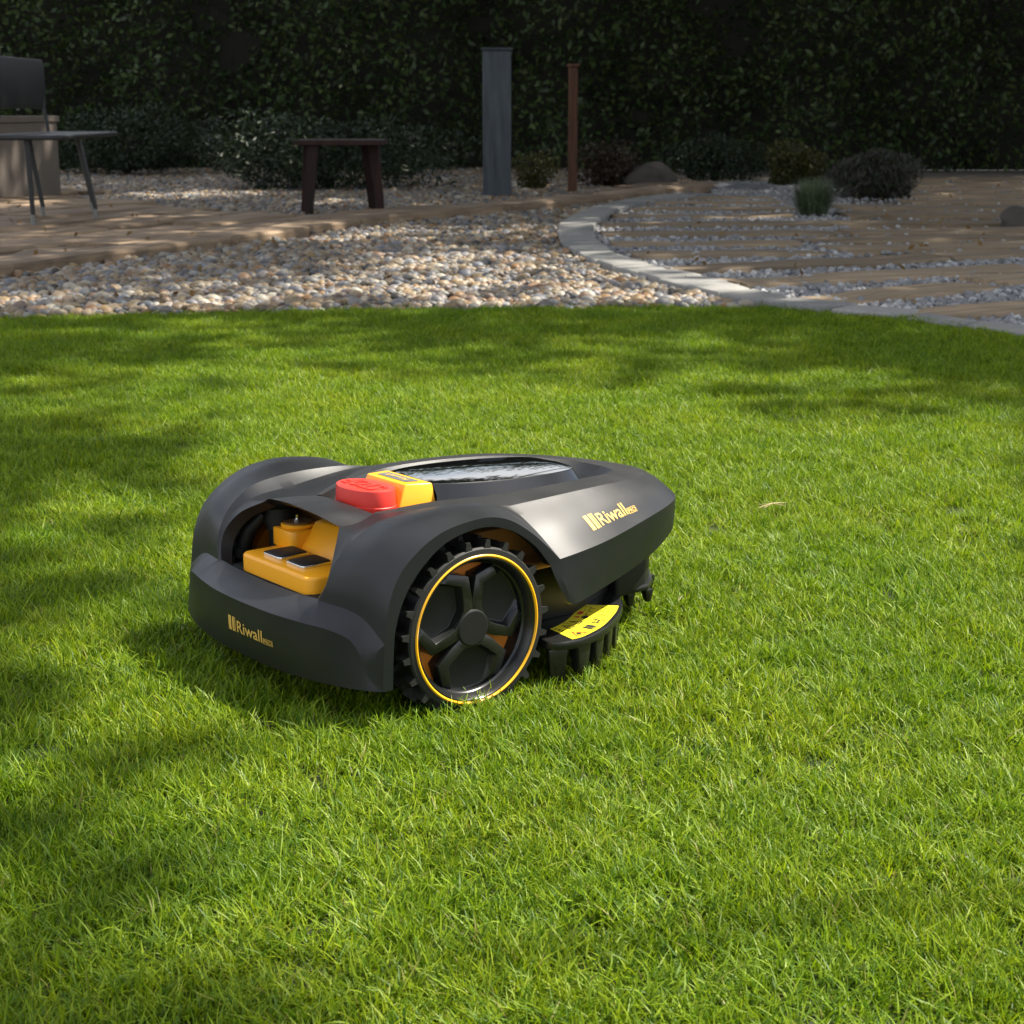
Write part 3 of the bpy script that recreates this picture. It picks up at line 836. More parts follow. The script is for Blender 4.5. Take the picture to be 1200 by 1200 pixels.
# ------------------------------------------------------------------ scattering of uncountable pieces
def scatter(name, pts, rot, scale, idx, protos, material=None):
    """one object: the points carry rotation, size and kind; geometry nodes put a piece on each"""
    src = bpy.data.collections.new(name + ' pieces')
    for i, me in enumerate(protos):
        src.objects.link(bpy.data.objects.new('%s piece %02d' % (name, i), me))
    me = bpy.data.meshes.new('m')
    me.vertices.add(len(pts)); me.vertices.foreach_set('co', np.asarray(pts, np.float32).ravel())
    for nm, ty, dat in (('rot', 'FLOAT_VECTOR', rot), ('siz', 'FLOAT_VECTOR', scale)):
        a = me.attributes.new(nm, ty, 'POINT'); a.data.foreach_set('vector', np.asarray(dat, np.float32).ravel())
    a = me.attributes.new('idx', 'INT', 'POINT'); a.data.foreach_set('value', np.asarray(idx, np.int32))
    o = link(name, me, material)
    ng = bpy.data.node_groups.new(name, 'GeometryNodeTree')
    ng.interface.new_socket('Geometry', in_out='INPUT', socket_type='NodeSocketGeometry')
    ng.interface.new_socket('Geometry', in_out='OUTPUT', socket_type='NodeSocketGeometry')
    N = ng.nodes; L = ng.links
    gi = N.new('NodeGroupInput'); go = N.new('NodeGroupOutput')
    ip = N.new('GeometryNodeInstanceOnPoints')
    ci = N.new('GeometryNodeCollectionInfo'); ci.inputs['Collection'].default_value = src
    ci.inputs['Separate Children'].default_value = True; ci.inputs['Reset Children'].default_value = True
    ip.inputs['Pick Instance'].default_value = True
    def na(nm, ty):
        n = N.new('GeometryNodeInputNamedAttribute'); n.data_type = ty; n.inputs['Name'].default_value = nm
        return n.outputs['Attribute']
    L.new(gi.outputs[0], ip.inputs['Points']); L.new(ci.outputs[0], ip.inputs['Instance'])
    L.new(na('idx', 'INT'), ip.inputs['Instance Index'])
    L.new(na('rot', 'FLOAT_VECTOR'), ip.inputs['Rotation'])
    L.new(na('siz', 'FLOAT_VECTOR'), ip.inputs['Scale'])
    L.new(ip.outputs[0], go.inputs[0])
    md = o.modifiers.new('scatter', 'NODES'); md.node_group = ng
    return o

def pebble_mesh(seed, flat, rough, m, sub=2):
    r = np.random.default_rng(seed)
    bm = bmesh.new(); bmesh.ops.create_icosphere(bm, subdivisions=sub, radius=1)
    k = r.normal(size=(6, 3)); ph = r.uniform(0, 6.28, 6)
    sc = np.array([1, r.uniform(.62, .92), flat * r.uniform(.8, 1.2)])
    for v in bm.verts:
        p = np.array(v.co); d = sum(math.sin(k[i] @ p * 1.5 + ph[i]) for i in range(6)) / 6
        v.co = p * sc * (1 + rough * d)
    me = bpy.data.meshes.new('m'); bm.to_mesh(me); bm.free(); smooth(me); me.materials.append(m)
    return me

# pebbles of the dry bed (beside and behind the patio)
def field(x0, x1, y0, y1, dens):
    n = int((x1 - x0) * (y1 - y0) * dens)
    return rng.uniform(x0, x1, n), rng.uniform(y0, y1, n)
def in_patio(X, Y):
    r = np.zeros(len(X), bool)
    for P in PATIO_POLYS: r |= inpoly(X, Y, P)
    return r
X1, Y1 = field(-3.2, 2.2, 4.9, 8.2, 2300)
X2, Y2 = field(-4.6, 1.6, 8.2, 18.5, 1500)
X = np.r_[X1, X2]; Y = np.r_[Y1, Y2]
keep = (Y > lawn_y(X) - .02) & ~inpoly(X, Y, TERR_OUT) & (np.abs(X) < .36 * Y + .9)
keep &= ~in_patio(X, Y)
X, Y = X[keep], Y[keep]
n = len(X)
siz = np.exp(rng.normal(np.log(.0170), .36, n)); siz = np.clip(siz, .007, .032)
Z = rng.uniform(-.004, .018, n) + .0
rot = np.stack([rng.normal(0, .35, n), rng.normal(0, .35, n), rng.uniform(0, 6.28, n)], 1)
pr_ = [pebble_mesh(100 + i, .58, .16, M['pebble']) for i in range(10)]
o = scatter('pebbles', np.stack([X, Y, Z], 1), rot, np.repeat(siz[:, None], 3, 1), rng.integers(0, 10, n), pr_)
tag(o, 'rounded tan and grey river pebbles between the lawn and the patio', 'pebbles', kind='stuff')
# chippings between the sleepers
X1, Y1 = field(.4, 4.2, 5.0, 8.5, 2600)
X2, Y2 = field(.3, 6.0, 8.5, 15.5, 1500)
X = np.r_[X1, X2]; Y = np.r_[Y1, Y2]
keep = inpoly(X, Y, TERR) & (X < .36 * Y + .8) & (Y > lawn_y(X))
keep &= ~((X > .195 * Y) & (Y > 7.6) & (rng.uniform(0, 1, len(X)) > .08))      # few chippings between the closely laid planks
X, Y = X[keep], Y[keep]; n = len(X)
siz = np.clip(np.exp(rng.normal(np.log(.0125), .32, n)), .006, .026)
Z = rng.uniform(-.006, .008, n)
rot = rng.uniform(0, 6.28, (n, 3)); 
pr_ = [pebble_mesh(200 + i, .7, .30, M['chip'], 1) for i in range(8)]
o = scatter('chippings', np.stack([X, Y, Z], 1), rot, np.repeat(siz[:, None], 3, 1), rng.integers(0, 8, n), pr_)
tag(o, 'white and grey chippings filling the gaps between timber planks', 'gravel', kind='stuff')

# ------------------------------------------------------------------ kerb of pavers
kerb = empty('kerb'); tag(kerb, kind='structure')
def resample_pair(A_, B_, n):
    mid = .5 * (A_ + B_)
    a, b = crom(A_, 400), crom(B_, 400)
    return a[np.linspace(0, 399, n).astype(int)], b[np.linspace(0, 399, n).astype(int)]
def slab_piece(a0, a1, b0, b1, z0, z1, gap, jit=.004, bev=.006, nseg=3):
    """four-cornered block between two edges a (outer) and b (inner)"""
    c = (a0 + a1 + b0 + b1) / 4
    P = []
    for q in (a0, a1, b1, b0):
        d = c - q; l = np.linalg.norm(d[:2])
        q = q + d / l * gap * 1.2 + np.r_[rng.normal(0, jit, 2), 0]
        P.append(q)
    mb = MB()
    tz = c[2] + rng.normal(0, jit * .5)
    mb.add([(p[0] - c[0], p[1] - c[1], z0) for p in P] + [(p[0] - c[0], p[1] - c[1], tz + rng.normal(0, jit * .3)) for p in P],
           [(0,3,2,1),(4,5,6,7),(0,1,5,4),(1,2,6,5),(2,3,7,6),(3,0,4,7)])
    return mb.mesh(bevel=bev, bang=40, segs=2, sm=50), c
ki = crom(K_IN, 600); ko = crom(K_OUT, 600)
NP = 34
for k in range(NP):
    i0, i1 = int(599 * k / NP), int(599 * (k + 1) / NP)
    me, c = slab_piece(ko[i0], ko[i1], ki[i0], ki[i1], -.03, KZ, .009, .005, .008)
    o = link('paver', me, M['paver'], kerb); o.location = (c[0], c[1], 0)

# ------------------------------------------------------------------ timber planks set in the chippings
deck_ = empty('terrace'); tag(deck_, kind='structure')
def plank(xa, ya, xb, yb, wd, z1=.022, name='plank', parent=deck_, m=None):
    A_, B_ = at(xa, ya, z1), at(xb, yb, z1)
    d = B_ - A_; Ln = np.linalg.norm(d); ang = math.atan2(d[1], d[0])
    nx = max(4, int(Ln / .12))
    xs = np.linspace(-Ln/2, Ln/2, nx)
    wob = crom(np.stack([np.linspace(0, 1, 7), rng.normal(0, .006, 7), rng.normal(0, .006, 7)], 1), nx)
    hz = crom(np.stack([np.linspace(0, 1, 6), rng.normal(0, .003, 6), 0 * np.zeros(6)], 1), nx)[:, 1]
    G = []
    h = wd / 2
    for i, x in enumerate(xs):
        e = .012 if i in (0, nx - 1) else 0
        a, b = -h + wob[i, 1] + e, h + wob[i, 2] - e
        G.append([(x, a - .006, -.04), (x, a, z1 - .012 + hz[i]), (x, a + .012, z1 + hz[i]), (x, a + wd * .33, z1 + hz[i] + rng.normal(0, .0012)), (x, b - wd * .33, z1 + hz[i] + rng.normal(0, .0012)), (x, b - .012, z1 + hz[i]), (x, b, z1 - .012 + hz[i]), (x, b + .006, -.04)])
    mb = MB(); mb.grid(np.array(G))
    nv = 8
    mb.f.append(tuple(range(nv))); mb.m.append(0)
    mb.f.append(tuple(range((nx - 1) * nv, nx * nv))[::-1]); mb.m.append(0)
    o = link(name, mb.mesh(sm=40), m or M['sleeper'], parent)
    c = (A_ + B_) / 2
    o.location = (c[0], c[1], 0); o.rotation_euler = (0, 0, ang)
    return o
def px_depth(x, y, t): return abs(at(x, y - t / 2)[1] - at(x, y + t / 2)[1])
# two runs of planks: spaced ones by the kerb, closely laid ones beyond; thickness as seen, in photograph pixels
PL = [(1070,367,1330,347,14),(955,351,1148,333,13.5),(1153,329,1380,309,12.5),(856,331,1210,312,12.5),(796,315,1093,301,11),
      (1098,299.5,1330,290,9.5),(740,297.5,968,294,9.5),(972,289.5,1330,281.5,8),(716,284.3,936,284,7.5),(942,280.5,1330,273.5,7.3),
      (704,272.5,985,271.5,7),(990,270.5,1330,266,6.6),(703,262,1330,258.5,6.8),(716,252,925,251.3,5.4),(985,250.3,1340,249.6,7.6),
      (738,244,930,243.7,4.8),(980,242,1345,241.6,7),(765,237,918,236.7,4.2),(1060,234.6,1350,234.3,6.4),(800,231,905,230.8,3.8),(1060,227.6,1350,227.6,6),(1068,221.2,1350,221.2,5.4),(1068,215.2,1350,215.2,5),(1000,209.6,1360,209.6,4.8)]
for p in PL:
    k_ = .62 if p[0] > 930 and p[1] < 300 else .60
    plank(*p[:4], px_depth(.5 * (p[0] + p[2]), .5 * (p[1] + p[3]), p[4] * k_))

# ------------------------------------------------------------------ patio of wood-grain slabs
patio = empty('patio'); tag(patio, kind='structure')
def row_piece(i0, i1, a, b, z1):
    ii = np.unique(np.linspace(i0, i1, max(3, min(8, (i1 - i0) // 3 + 2))).astype(int))
    T_ = ET[ii]
    ga = np.zeros(len(ii)); ga[0] = .008; ga[-1] = -.008
    sk_ = rng.normal(0, .06)
    A_ = EDGE[ii] + EN[ii] * (a + rng.normal(0, .009, len(ii)))[:, None] + T_ * (ga + sk_)[:, None]
    B_ = EDGE[ii] + EN[ii] * (b - .022 + rng.normal(0, .009, len(ii)))[:, None] + T_ * (ga - sk_)[:, None]
    c = (A_.mean(0) + B_.mean(0)) / 2; c[2] = 0
    z = z1 + rng.normal(0, .006)
    G = np.stack([np.c_[A_[:, :2], np.full(len(ii), -.03)], np.c_[A_[:, :2], z - .012 + 0*A_[:, 0]], np.c_[A_[:, :2] + EN[ii, :2] * .014, z + rng.normal(0,.002,len(ii))],
                  np.c_[B_[:, :2] - EN[ii, :2] * .014, z + rng.normal(0,.002,len(ii))], np.c_[B_[:, :2], z - .012 + 0*A_[:, 0]], np.c_[B_[:, :2], np.full(len(ii), -.03)]]) - c
    ang = math.atan2(ET[ii].mean(0)[1], ET[ii].mean(0)[0])
    Rm = np.array([[math.cos(-ang), -math.sin(-ang), 0], [math.sin(-ang), math.cos(-ang), 0], [0, 0, 1]])
    G = G @ Rm.T
    mb = MB(); mb.grid(G)
    m_ = len(ii)
    mb.f.append(tuple(k * m_ for k in range(6))); mb.m.append(0)
    mb.f.append(tuple(k * m_ + m_ - 1 for k in range(6))[::-1]); mb.m.append(0)
    o = link('slab', mb.mesh(sm=45), M['slab'], patio)
    o.location = tuple(c); o.rotation_euler = (0, 0, ang)
es = np.r_[0, np.cumsum(np.linalg.norm(np.diff(EDGE, axis=0), axis=1))]
for ri, (a, b, n) in enumerate(ROWS):
    s_ = rng.uniform(-.6, 0)
    while s_ < es[n - 1]:
        ln = rng.uniform(.55, 1.0) * (1.7 if ri == 0 else 1)
        i0 = int(np.searchsorted(es, max(s_, 0))); i1 = int(min(np.searchsorted(es, s_ + ln), n - 1))
        if i1 - i0 >= 3: row_piece(i0, i1, a, b, PZ + (.008 if ri == 0 else 0))
        s_ += ln

# ------------------------------------------------------------------ lawn grass
def tuft(seed, n, hmin, hmax, rad, wid, dry=.05):
    r = np.random.default_rng(seed)
    V, F, Cc = [], [], []
    for k in range(n):
        a = r.uniform(0, 6.283); q = rad * math.sqrt(r.uniform())
        bx, by = q * math.cos(a), q * math.sin(a)
        h = r.uniform(hmin, hmax); ln = abs(r.normal(.50, .38)) * h + .1 * h
        d = r.uniform(0, 6.283); dx, dy = math.cos(d), math.sin(d)
        tw = r.uniform(-.6, .6); wx, wy = -math.sin(d + tw), math.cos(d + tw)
        w0 = wid * r.uniform(.7, 1.2)
        b = len(V)
        curl = r.uniform(1.4, 2.4)
        for t, wf in ((0, .8), (.36, 1.0), (.70, .75)):
            o_ = ln * t ** curl
            z = h * (t - .12 * t * t * (ln / h))
            for sg in (-1, 1):
                V.append((bx + dx * o_ + sg * wx * w0 * wf / 2, by + dy * o_ + sg * wy * w0 * wf / 2, z))
        o_ = ln * 1.06; V.append((bx + dx * o_, by + dy * o_, h * (1 - .12 * (ln / h))))
        F += [(b, b+1, b+3, b+2), (b+2, b+3, b+5, b+4), (b+4, b+5, b+6)]
        if r.uniform() < dry: c = np.array([.26, .25, .06]) * r.uniform(.6, 1.1)
        else:
            u = r.uniform()
            c = np.array([.045, .120, .004]) * (1 - u) + np.array([.268, .355, .009]) * u
        base = c * .8 + np.array([.05, .05, .010]) * .2
        Cc += [base, base, c, c, c, c, c * 1.05]
    me = mesh(V, F)
    ca = me.color_attributes.new('bc', 'FLOAT_COLOR', 'POINT')
    ca.data.foreach_set('color', np.c_[np.array(Cc), np.ones(len(Cc))].astype(np.float32).ravel())
    smooth(me); me.materials.append(M['grass'])
    return me
NT = 14
pro = [tuft(300 + i, 54, .010, .0275, .026, .0016, (.015, .03, .07)[i % 3]) for i in range(NT)]
def lawn_field(y0, y1, dens):
    xm = .345 * y1 + .30
    X, Y = field(-xm, xm, y0, y1, dens)
    k = (Y < lawn_y(X)) & (np.abs(X) < .345 * Y + .30)
    return X[k], Y[k]
parts_ = [lawn_field(.75, 1.6, 3700), lawn_field(1.6, 2.6, 3100), lawn_field(2.6, 4.0, 2300), lawn_field(4.0, 6.0, 2100)]
X = np.concatenate([p[0] for p in parts_]); Y = np.concatenate([p[1] for p in parts_])
n = len(X)
# local position beside the mower: no blades inside the wheels, short ones beneath the body
cA, sA = math.cos(.67708), math.sin(.67708)
mx_, my_ = X + .17248, Y - 1.99715
U = mx_ * cA + my_ * sA; Vv = -mx_ * sA + my_ * cA
inwheel = (np.abs(U) < .05) & (np.abs(np.abs(Vv) - .185) < .034)
incast = (np.abs(U - .335) < .03) & (np.abs(Vv) < .03)
under = (U > -.165) & (U < .40) & (np.abs(Vv) < .195 - .12 * np.clip(U - .15, 0, 1))
k = ~(inwheel | incast)
X, Y, under = X[k], Y[k], under[k]; n = len(X)
clump = .5 + .5 * np.sin(X * 9.1 + 3 * np.sin(Y * 5.3)) * np.sin(Y * 7.7 + 2 * np.sin(X * 6.1))
hs = rng.uniform(.75, 1.12, n) * (.85 + .28 * clump)
hs[under] *= .62
ws = rng.uniform(.85, 1.2, n)
rot = np.stack([rng.normal(0, .20, n), rng.normal(0, .20, n), rng.uniform(0, 6.283, n)], 1)
o = scatter('grass', np.stack([X, Y, np.full(n, -.001)], 1), rot, np.stack([ws, ws, hs], 1), rng.integers(0, NT, n), pro)
tag(o, 'bright green mown lawn grass around the mower', 'grass', kind='stuff')
# a few dry stalks lying on the lawn
fl = MB()
for (px, py) in [(905,592)]:
    p = at(px, py, .03)
    for q in range(3):
        a = rng.uniform(0, 3.14); L_ = rng.uniform(.012, .03)
        d = np.array([math.cos(a), math.sin(a), rng.uniform(-.1, .25)]) * L_
        fl.tube([p - d, p + np.array([0, 0, .003]), p + d], [.0007, .0011, .0005], 5)
M['straw'] = mat('straw', (.42,.34,.16), .8)
tag(link('dry_clippings', fl.mesh(sm=50), M['straw']), 'straw coloured clippings lying loose on the grass', 'clippings', kind='stuff')

# ------------------------------------------------------------------ leaves, shrubs, trees
def leaf_mesh(P, size, m, aspect=.5, seed=0, up=0.0, bend=.25):
    """one folded leaf (4 triangles' worth of quads) at every point"""
    r = np.random.default_rng(seed)
    n = len(P); P = np.asarray(P)
    d = r.normal(size=(n, 3)); d[:, 2] = d[:, 2] * (1 - abs(up)) + up * 1.5
    d /= np.linalg.norm(d, axis=1)[:, None]
    a = np.cross(d, r.normal(size=(n, 3))); a /= np.linalg.norm(a, axis=1)[:, None]
    nn = np.cross(d, a)
    s = (size * r.uniform(.6, 1.3, n))[:, None]
    v0 = P - d * s * .5; v2 = P + d * s * .5
    mid = P + nn * s * bend * .2
    v1 = mid + a * s * aspect * .5; v3 = mid - a * s * aspect * .5
    V = np.stack([v0, v1, v2, v3], 1).reshape(-1, 3)
    me = bpy.data.meshes.new('m')
    me.vertices.add(4 * n); me.vertices.foreach_set('co', V.astype(np.float32).ravel())
    I = np.arange(n)[:, None] * 4
    T = np.concatenate([I + np.array([[0, 1, 2]]), I + np.array([[0, 2, 3]])], 1).reshape(-1)
    me.loops.add(6 * n); me.loops.foreach_set('vertex_index', T.astype(np.int32))
    me.polygons.add(2 * n); me.polygons.foreach_set('loop_start', np.arange(0, 6 * n, 3, dtype=np.int32))
    me.polygons.foreach_set('loop_total', np.full(2 * n, 3, np.int32))
    me.update(); me.validate()
    me.materials.append(m)
    return me
def blob_points(n, rad, seed, shell=.45, base=0.0):
    r = np.random.default_rng(seed)
    d = r.normal(size=(n * 3, 3)); d /= np.linalg.norm(d, axis=1)[:, None]
    k = r.normal(size=(7, 3)) * 2.6; ph = r.uniform(0, 6.28, 7)
    lump = 1 + .22 * np.sin(d @ k.T + ph).sum(1) / 2.2
    q = d * (r.uniform(shell ** 3, 1, n * 3) ** (1/3))[:, None] * lump[:, None] * np.array(rad)
    q = q[q[:, 2] > -rad[2] * (1 - base)][:n]
    q[:, 2] += rad[2] * (1 - base)
    return q
def shrub(name, label, cat, px, py, rad, n, size, m, seed, aspect=.45, up=.2, group=None, shell=.45):
    p = at(px, py)
    e = empty(name, tuple(p)); tag(e, label, cat, group)
    P = blob_points(n, rad, seed, shell, .25)
    link('foliage', leaf_mesh(P, size, m, aspect, seed, up), None, e)
    st_ = MB()
    r = np.random.default_rng(seed)
    for q in range(7):
        a = r.uniform(0, 6.28); s_ = r.uniform(.3, .75)
        st_.tube([(0, 0, 0), (rad[0]*.3*s_*math.cos(a), rad[1]*.3*s_*math.sin(a), rad[2]*.7), (rad[0]*s_*math.cos(a), rad[1]*s_*math.sin(a), rad[2]*1.35*r.uniform(.7,1))], [.02, .012, .004], 6)
    link('stems', st_.mesh(sm=50), M['core'], e)
    return e
shrub('evergreen_shrub', 'wide dark evergreen shrub on the gravel behind the wooden stool', 'shrub', 385, 224, (.95, .55, .36), 9000, .055, M['juniper'], 11, .3, .3)
shrub('evergreen_shrub', 'dark evergreen at the far left behind the pale gravel', 'shrub', 150, 207, (.85, .6, .42), 6000, .06, M['juniper'], 12, .3, .3)
shrub('olive_shrub', 'small olive yellow shrub between the grey post and the red brown post', 'shrub', 625, 224, (.17, .15, .17), 1500, .035, M['olive'], 13, .4, .3)
shrub('brown_shrub', 'low brownish shrub between the red brown post and the boulder', 'shrub', 712, 221, (.27, .22, .21), 2600, .04, M['dry'], 14, .4, .2)
shrub('dark_shrub', 'dark low shrub to the right of the boulder by the slate stone', 'shrub', 838, 212, (.42, .3, .24), 3200, .045, M['juniper'], 15, .35, .2)
shrub('flowering_shrub', 'loose olive green shrub behind the tuft of fine grass', 'shrub', 930, 218, (.27, .22, .20), 3600, .05, M['olive'], 16, .3, .6, shell=.2)
shrub('lavender_bush', 'rounded lavender bush with faded flower spikes on the planks', 'shrub', 1022, 232, (.31, .26, .21), 6500, .06, M['lavender'], 17, .16, .75)
# tuft of fine ornamental grass
tg = empty('grass_tuft', tuple(at(952, 254))); tag(tg, 'round tuft of fine blue green grass growing among the planks', 'ornamental grass')
r_ = np.random.default_rng(21)
bl = MB()
for k in range(900):
    a = r_.uniform(0, 6.28); q = .075 * math.sqrt(r_.uniform()); l_ = r_.uniform(.15, .27); lean = abs(r_.normal(.0, .65))
    d = np.array([math.cos(a), math.sin(a), 0]); s_ = np.array([-math.sin(a), math.cos(a), 0]) * .0032
    p0 = d * q; p1 = d * (q + .45 * l_ * math.sin(lean) * .8) + np.array([0, 0, l_ * .55 * math.cos(lean * .6)]); p2 = d * (q + l_ * math.sin(lean)) + np.array([0, 0, l_ * math.cos(lean) * .98])
    bl.add([p0 - s_, p0 + s_, p1 + s_, p1 - s_, p2], [(0,1,2,3),(3,2,4)])
link('blades', bl.mesh(), M['fescue'], tg)
bcr = MB(); bcr.lathe([(.001,.0),(.05,.0),(.055,.02),(.03,.05),(.001,.055)], 14, 'z', closed=False)
link('crown', bcr.mesh(sm=50), M['core'], tg)

def boulder(label, px, py, rad, seed, m, rz=0.0, name='boulder'):
    bm = bmesh.new(); bmesh.ops.create_icosphere(bm, subdivisions=4, radius=1)
    r = np.random.default_rng(seed)
    k = r.normal(size=(14, 3)) * np.r_[np.full(6, 1.6), np.full(8, 4.5)][:, None]; ph = r.uniform(0, 6.28, 14); am = np.r_[np.full(6, .10), np.full(8, .028)]
    for v in bm.verts:
        p = np.array(v.co); d = (am * np.sin(k @ p + ph)).sum()
        p = p * (1 + d)
        p[2] = max(p[2], -.45)
        v.co = (p[0] * rad[0], p[1] * rad[1], (p[2] + .38) * rad[2])
    o = link(name, bm_mesh(bm, 60), m)
    c = at(px, py); o.location = tuple(c); o.rotation_euler = (0, 0, rz)
    return tag(o, label, 'stone')
boulder('rounded grey brown boulder at the end of the curved kerb', 764, 221, (.205, .17, .135), 31, M['boulder'], .4)
boulder('low flat blue grey slate stone behind the planks', 855, 222, (.30, .20, .04), 32, M['slate'], .1, 'slate_stone')
boulder('brown stone block overhanging a dark hollow at the right edge of the planks', 1198, 268, (.11, .14, .085), 33, M['boulder'], .2)

r_ = np.random.default_rng(91)
LX = r_.uniform(-3.5, 4.5, 330); LY = r_.uniform(5.6, 14.5, 330)
kk = (LY > lawn_y(LX) + .1) & (np.abs(LX) < .36 * LY + .6)
LZ = np.where(in_patio(LX, LY), PZ + .012, .030)
M['deadleaf'] = leaf_mat('fallen leaves', [(.14,.07,.02),(.20,.12,.04),(.10,.055,.02),(.24,.17,.06)], .15, .7)
tag(link('fallen_leaves', leaf_mesh(np.stack([LX, LY, LZ], 1)[kk], .035, M['deadleaf'], .55, 92, 0), None), 'small dry brown leaves and bits scattered over the pebbles, patio and planks', 'leaves', kind='stuff')

# ------------------------------------------------------------------ furniture and posts
def leg_tube(mb, p0, p1, r0, r1, n=10): mb.tube([p0, .5 * (np.asarray(p0) + np.asarray(p1)), p1], [r0, .5 * (r0 + r1), r1], n)
fa, fb, fc, fd = at(39.5,264,PZ), at(51,253,PZ), at(113,256,PZ), at(109,246.5,PZ)
cen = (fa + fb + fc + fd) / 4
chair = empty('garden_chair', (cen[0], cen[1], PZ)); tag(chair, 'slim dark grey metal chair on the patio at the left edge', 'chair')
tops = []
for f, tp in ((fa, (38, 195)), (fb, (45, 198)), (fc, (104, 200)), (fd, (101, 196))):
    # each leg leans the way it does in the photograph, kept in the vertical plane across the view
    k_ = f[1] / CAM_H
    h = .44
    lean = {0: -.008, 1: -.06, 2: -.075, 3: -.07}[len(tops)]
    t_ = f + np.array([lean * 1.0, 0.0, h])
    mb = MB(); leg_tube(mb, f - cen * [1,1,0] - [0,0,PZ] + [0,0,.05], t_ - cen * [1,1,0] - [0,0,PZ], .0125, .017)
    lg = link('leg', mb.mesh(sm=50), M['metal'], chair)
    mt = MB(); leg_tube(mt, f - cen * [1,1,0] - [0,0,PZ], f - cen * [1,1,0] - [0,0,PZ] + np.array([lean*.12,0,.055]), .012, .0135)
    link('foot', mt.mesh(sm=50), M['tip'], lg)
    tops.append(t_ - cen * [1,1,0] - [0,0,PZ])
T4 = np.array(tops)
mnx, mxx, mny, mxy = T4[:,0].min()-.05, T4[:,0].max()+.05, T4[:,1].min()-.05, T4[:,1].max()+.05
sm_ = MB(); sm_.prism(rrect(mnx, mxx, mny, mxy, .06), .44, .465)
link('seat', sm_.mesh(bevel=.008, bang=40, segs=3, sm=40), M['metal'], chair)
bk2 = MB(); bk2.prism(rrect(mny, mxy, .60, .88, .05), mnx - .01, mnx + .012, f=lambda a, b_, z: (z, a, b_))
link('backrest', bk2.mesh(bevel=.006, bang=40, segs=2, sm=40), M['metal'], chair)
for yy in (mny + .06, mxy - .06):
    ps_ = MB(); leg_tube(ps_, (mnx + .03, yy, .46), (mnx + .002, yy, .66), .011, .011); link('back_support', ps_.mesh(sm=50), M['metal'], chair)

q = [at(357,248,.02), at(368,251.5,.03), at(437,243.5,.03), at(451,243,.03)]
q[1] = q[0] + np.array([.055, -.25, 0]); q[3] = q[2] + np.array([.075, -.28, 0])
sc0 = (q[0] + q[1] + q[2] + q[3]) / 4
stool = empty('wooden_stool', (sc0[0], sc0[1], .0)); tag(stool, 'dark red brown wooden stool at the back edge of the patio', 'stool')
for f in q:
    l0 = f - sc0; l1 = l0 * [.82, .8, 1] + np.array([0, 0, .43])
    mb = MB()
    for z_, w_ in ((0, 1), ): pass
    a_, b_ = .022, .034
    mb.add([(l0[0]+sx*a_, l0[1]+sy*a_, 0) for sx, sy in ((-1,-1),(1,-1),(1,1),(-1,1))] + [(l1[0]+sx*b_, l1[1]+sy*b_, .43) for sx, sy in ((-1,-1),(1,-1),(1,1),(-1,1))],
           [(0,3,2,1),(4,5,6,7),(0,1,5,4),(1,2,6,5),(2,3,7,6),(3,0,4,7)])
    link('leg', mb.mesh(bevel=.003, bang=40), M['darkwood'], stool)
xs0 = [p[0] - sc0[0] for p in q]; ys0 = [p[1] - sc0[1] for p in q]
for k in range(4):
    y0_ = min(ys0) + (max(ys0) - min(ys0)) * k / 4 - .01; y1_ = min(ys0) + (max(ys0) - min(ys0)) * (k + 1) / 4 - .022
    mb = MB(); mb.box((min(xs0) - .03, y0_, .431), (max(xs0) + .03, y1_ , .462)); link('slat', mb.mesh(bevel=.004, bang=40), M['darkwood'], stool)

def post(name, label, px0, px1, py, h, depth, m, cat):
    a, b = at(px0, py), at(px1, py)
    wd = b[0] - a[0]
    e = empty(name, ((a[0] + b[0]) / 2, a[1] + depth / 2, 0)); tag(e, label, cat)
    mb = MB(); mb.box((-wd/2, -depth/2, -.05), (wd/2, depth/2, h)); link('shaft', mb.mesh(bevel=.006, bang=40, segs=2), m, e)
    mb = MB(); mb.box((-wd/2 - .012, -depth/2 - .012, h + .002), (wd/2 + .012, depth/2 + .012, h + .022)); link('cap', mb.mesh(bevel=.004, bang=40), m, e)
    return e
post('grey_post', 'broad blue grey post standing behind the patio', 566, 599, 233, 1.05, .19, M['post'], 'post')
post('wooden_post', 'thin red brown wooden post left of the boulder', 665.5, 676, 228, .95, .06, M['rustpost'], 'post')
# planter block at the far left
pa = at(72, 226, PZ)
pe = empty('planter', (pa[0], pa[1], PZ)); tag(pe, 'large taupe planter block behind the chair at the left edge', 'planter')
mb = MB()
mb.prism([(0,0),(-.28,-1.1),(-1.5,-.75),(-1.2,.35)], -.05, .50); link('body', mb.mesh(bevel=.01, bang=40, segs=2), M['planter'], pe)
mb = MB(); mb.prism([(.015,.012),(-.27,-1.125),(-1.525,-.765),(-1.215,.37)], .502, .545); link('coping', mb.mesh(bevel=.006, bang=40), M['planter'], pe)
link('planting', leaf_mesh(blob_points(3500, (.62, .55, .33), 41, .4, .3) + np.array([-.75, -.36, .54]), .06, M['hedge'], .4, 41, .3), None, pe)

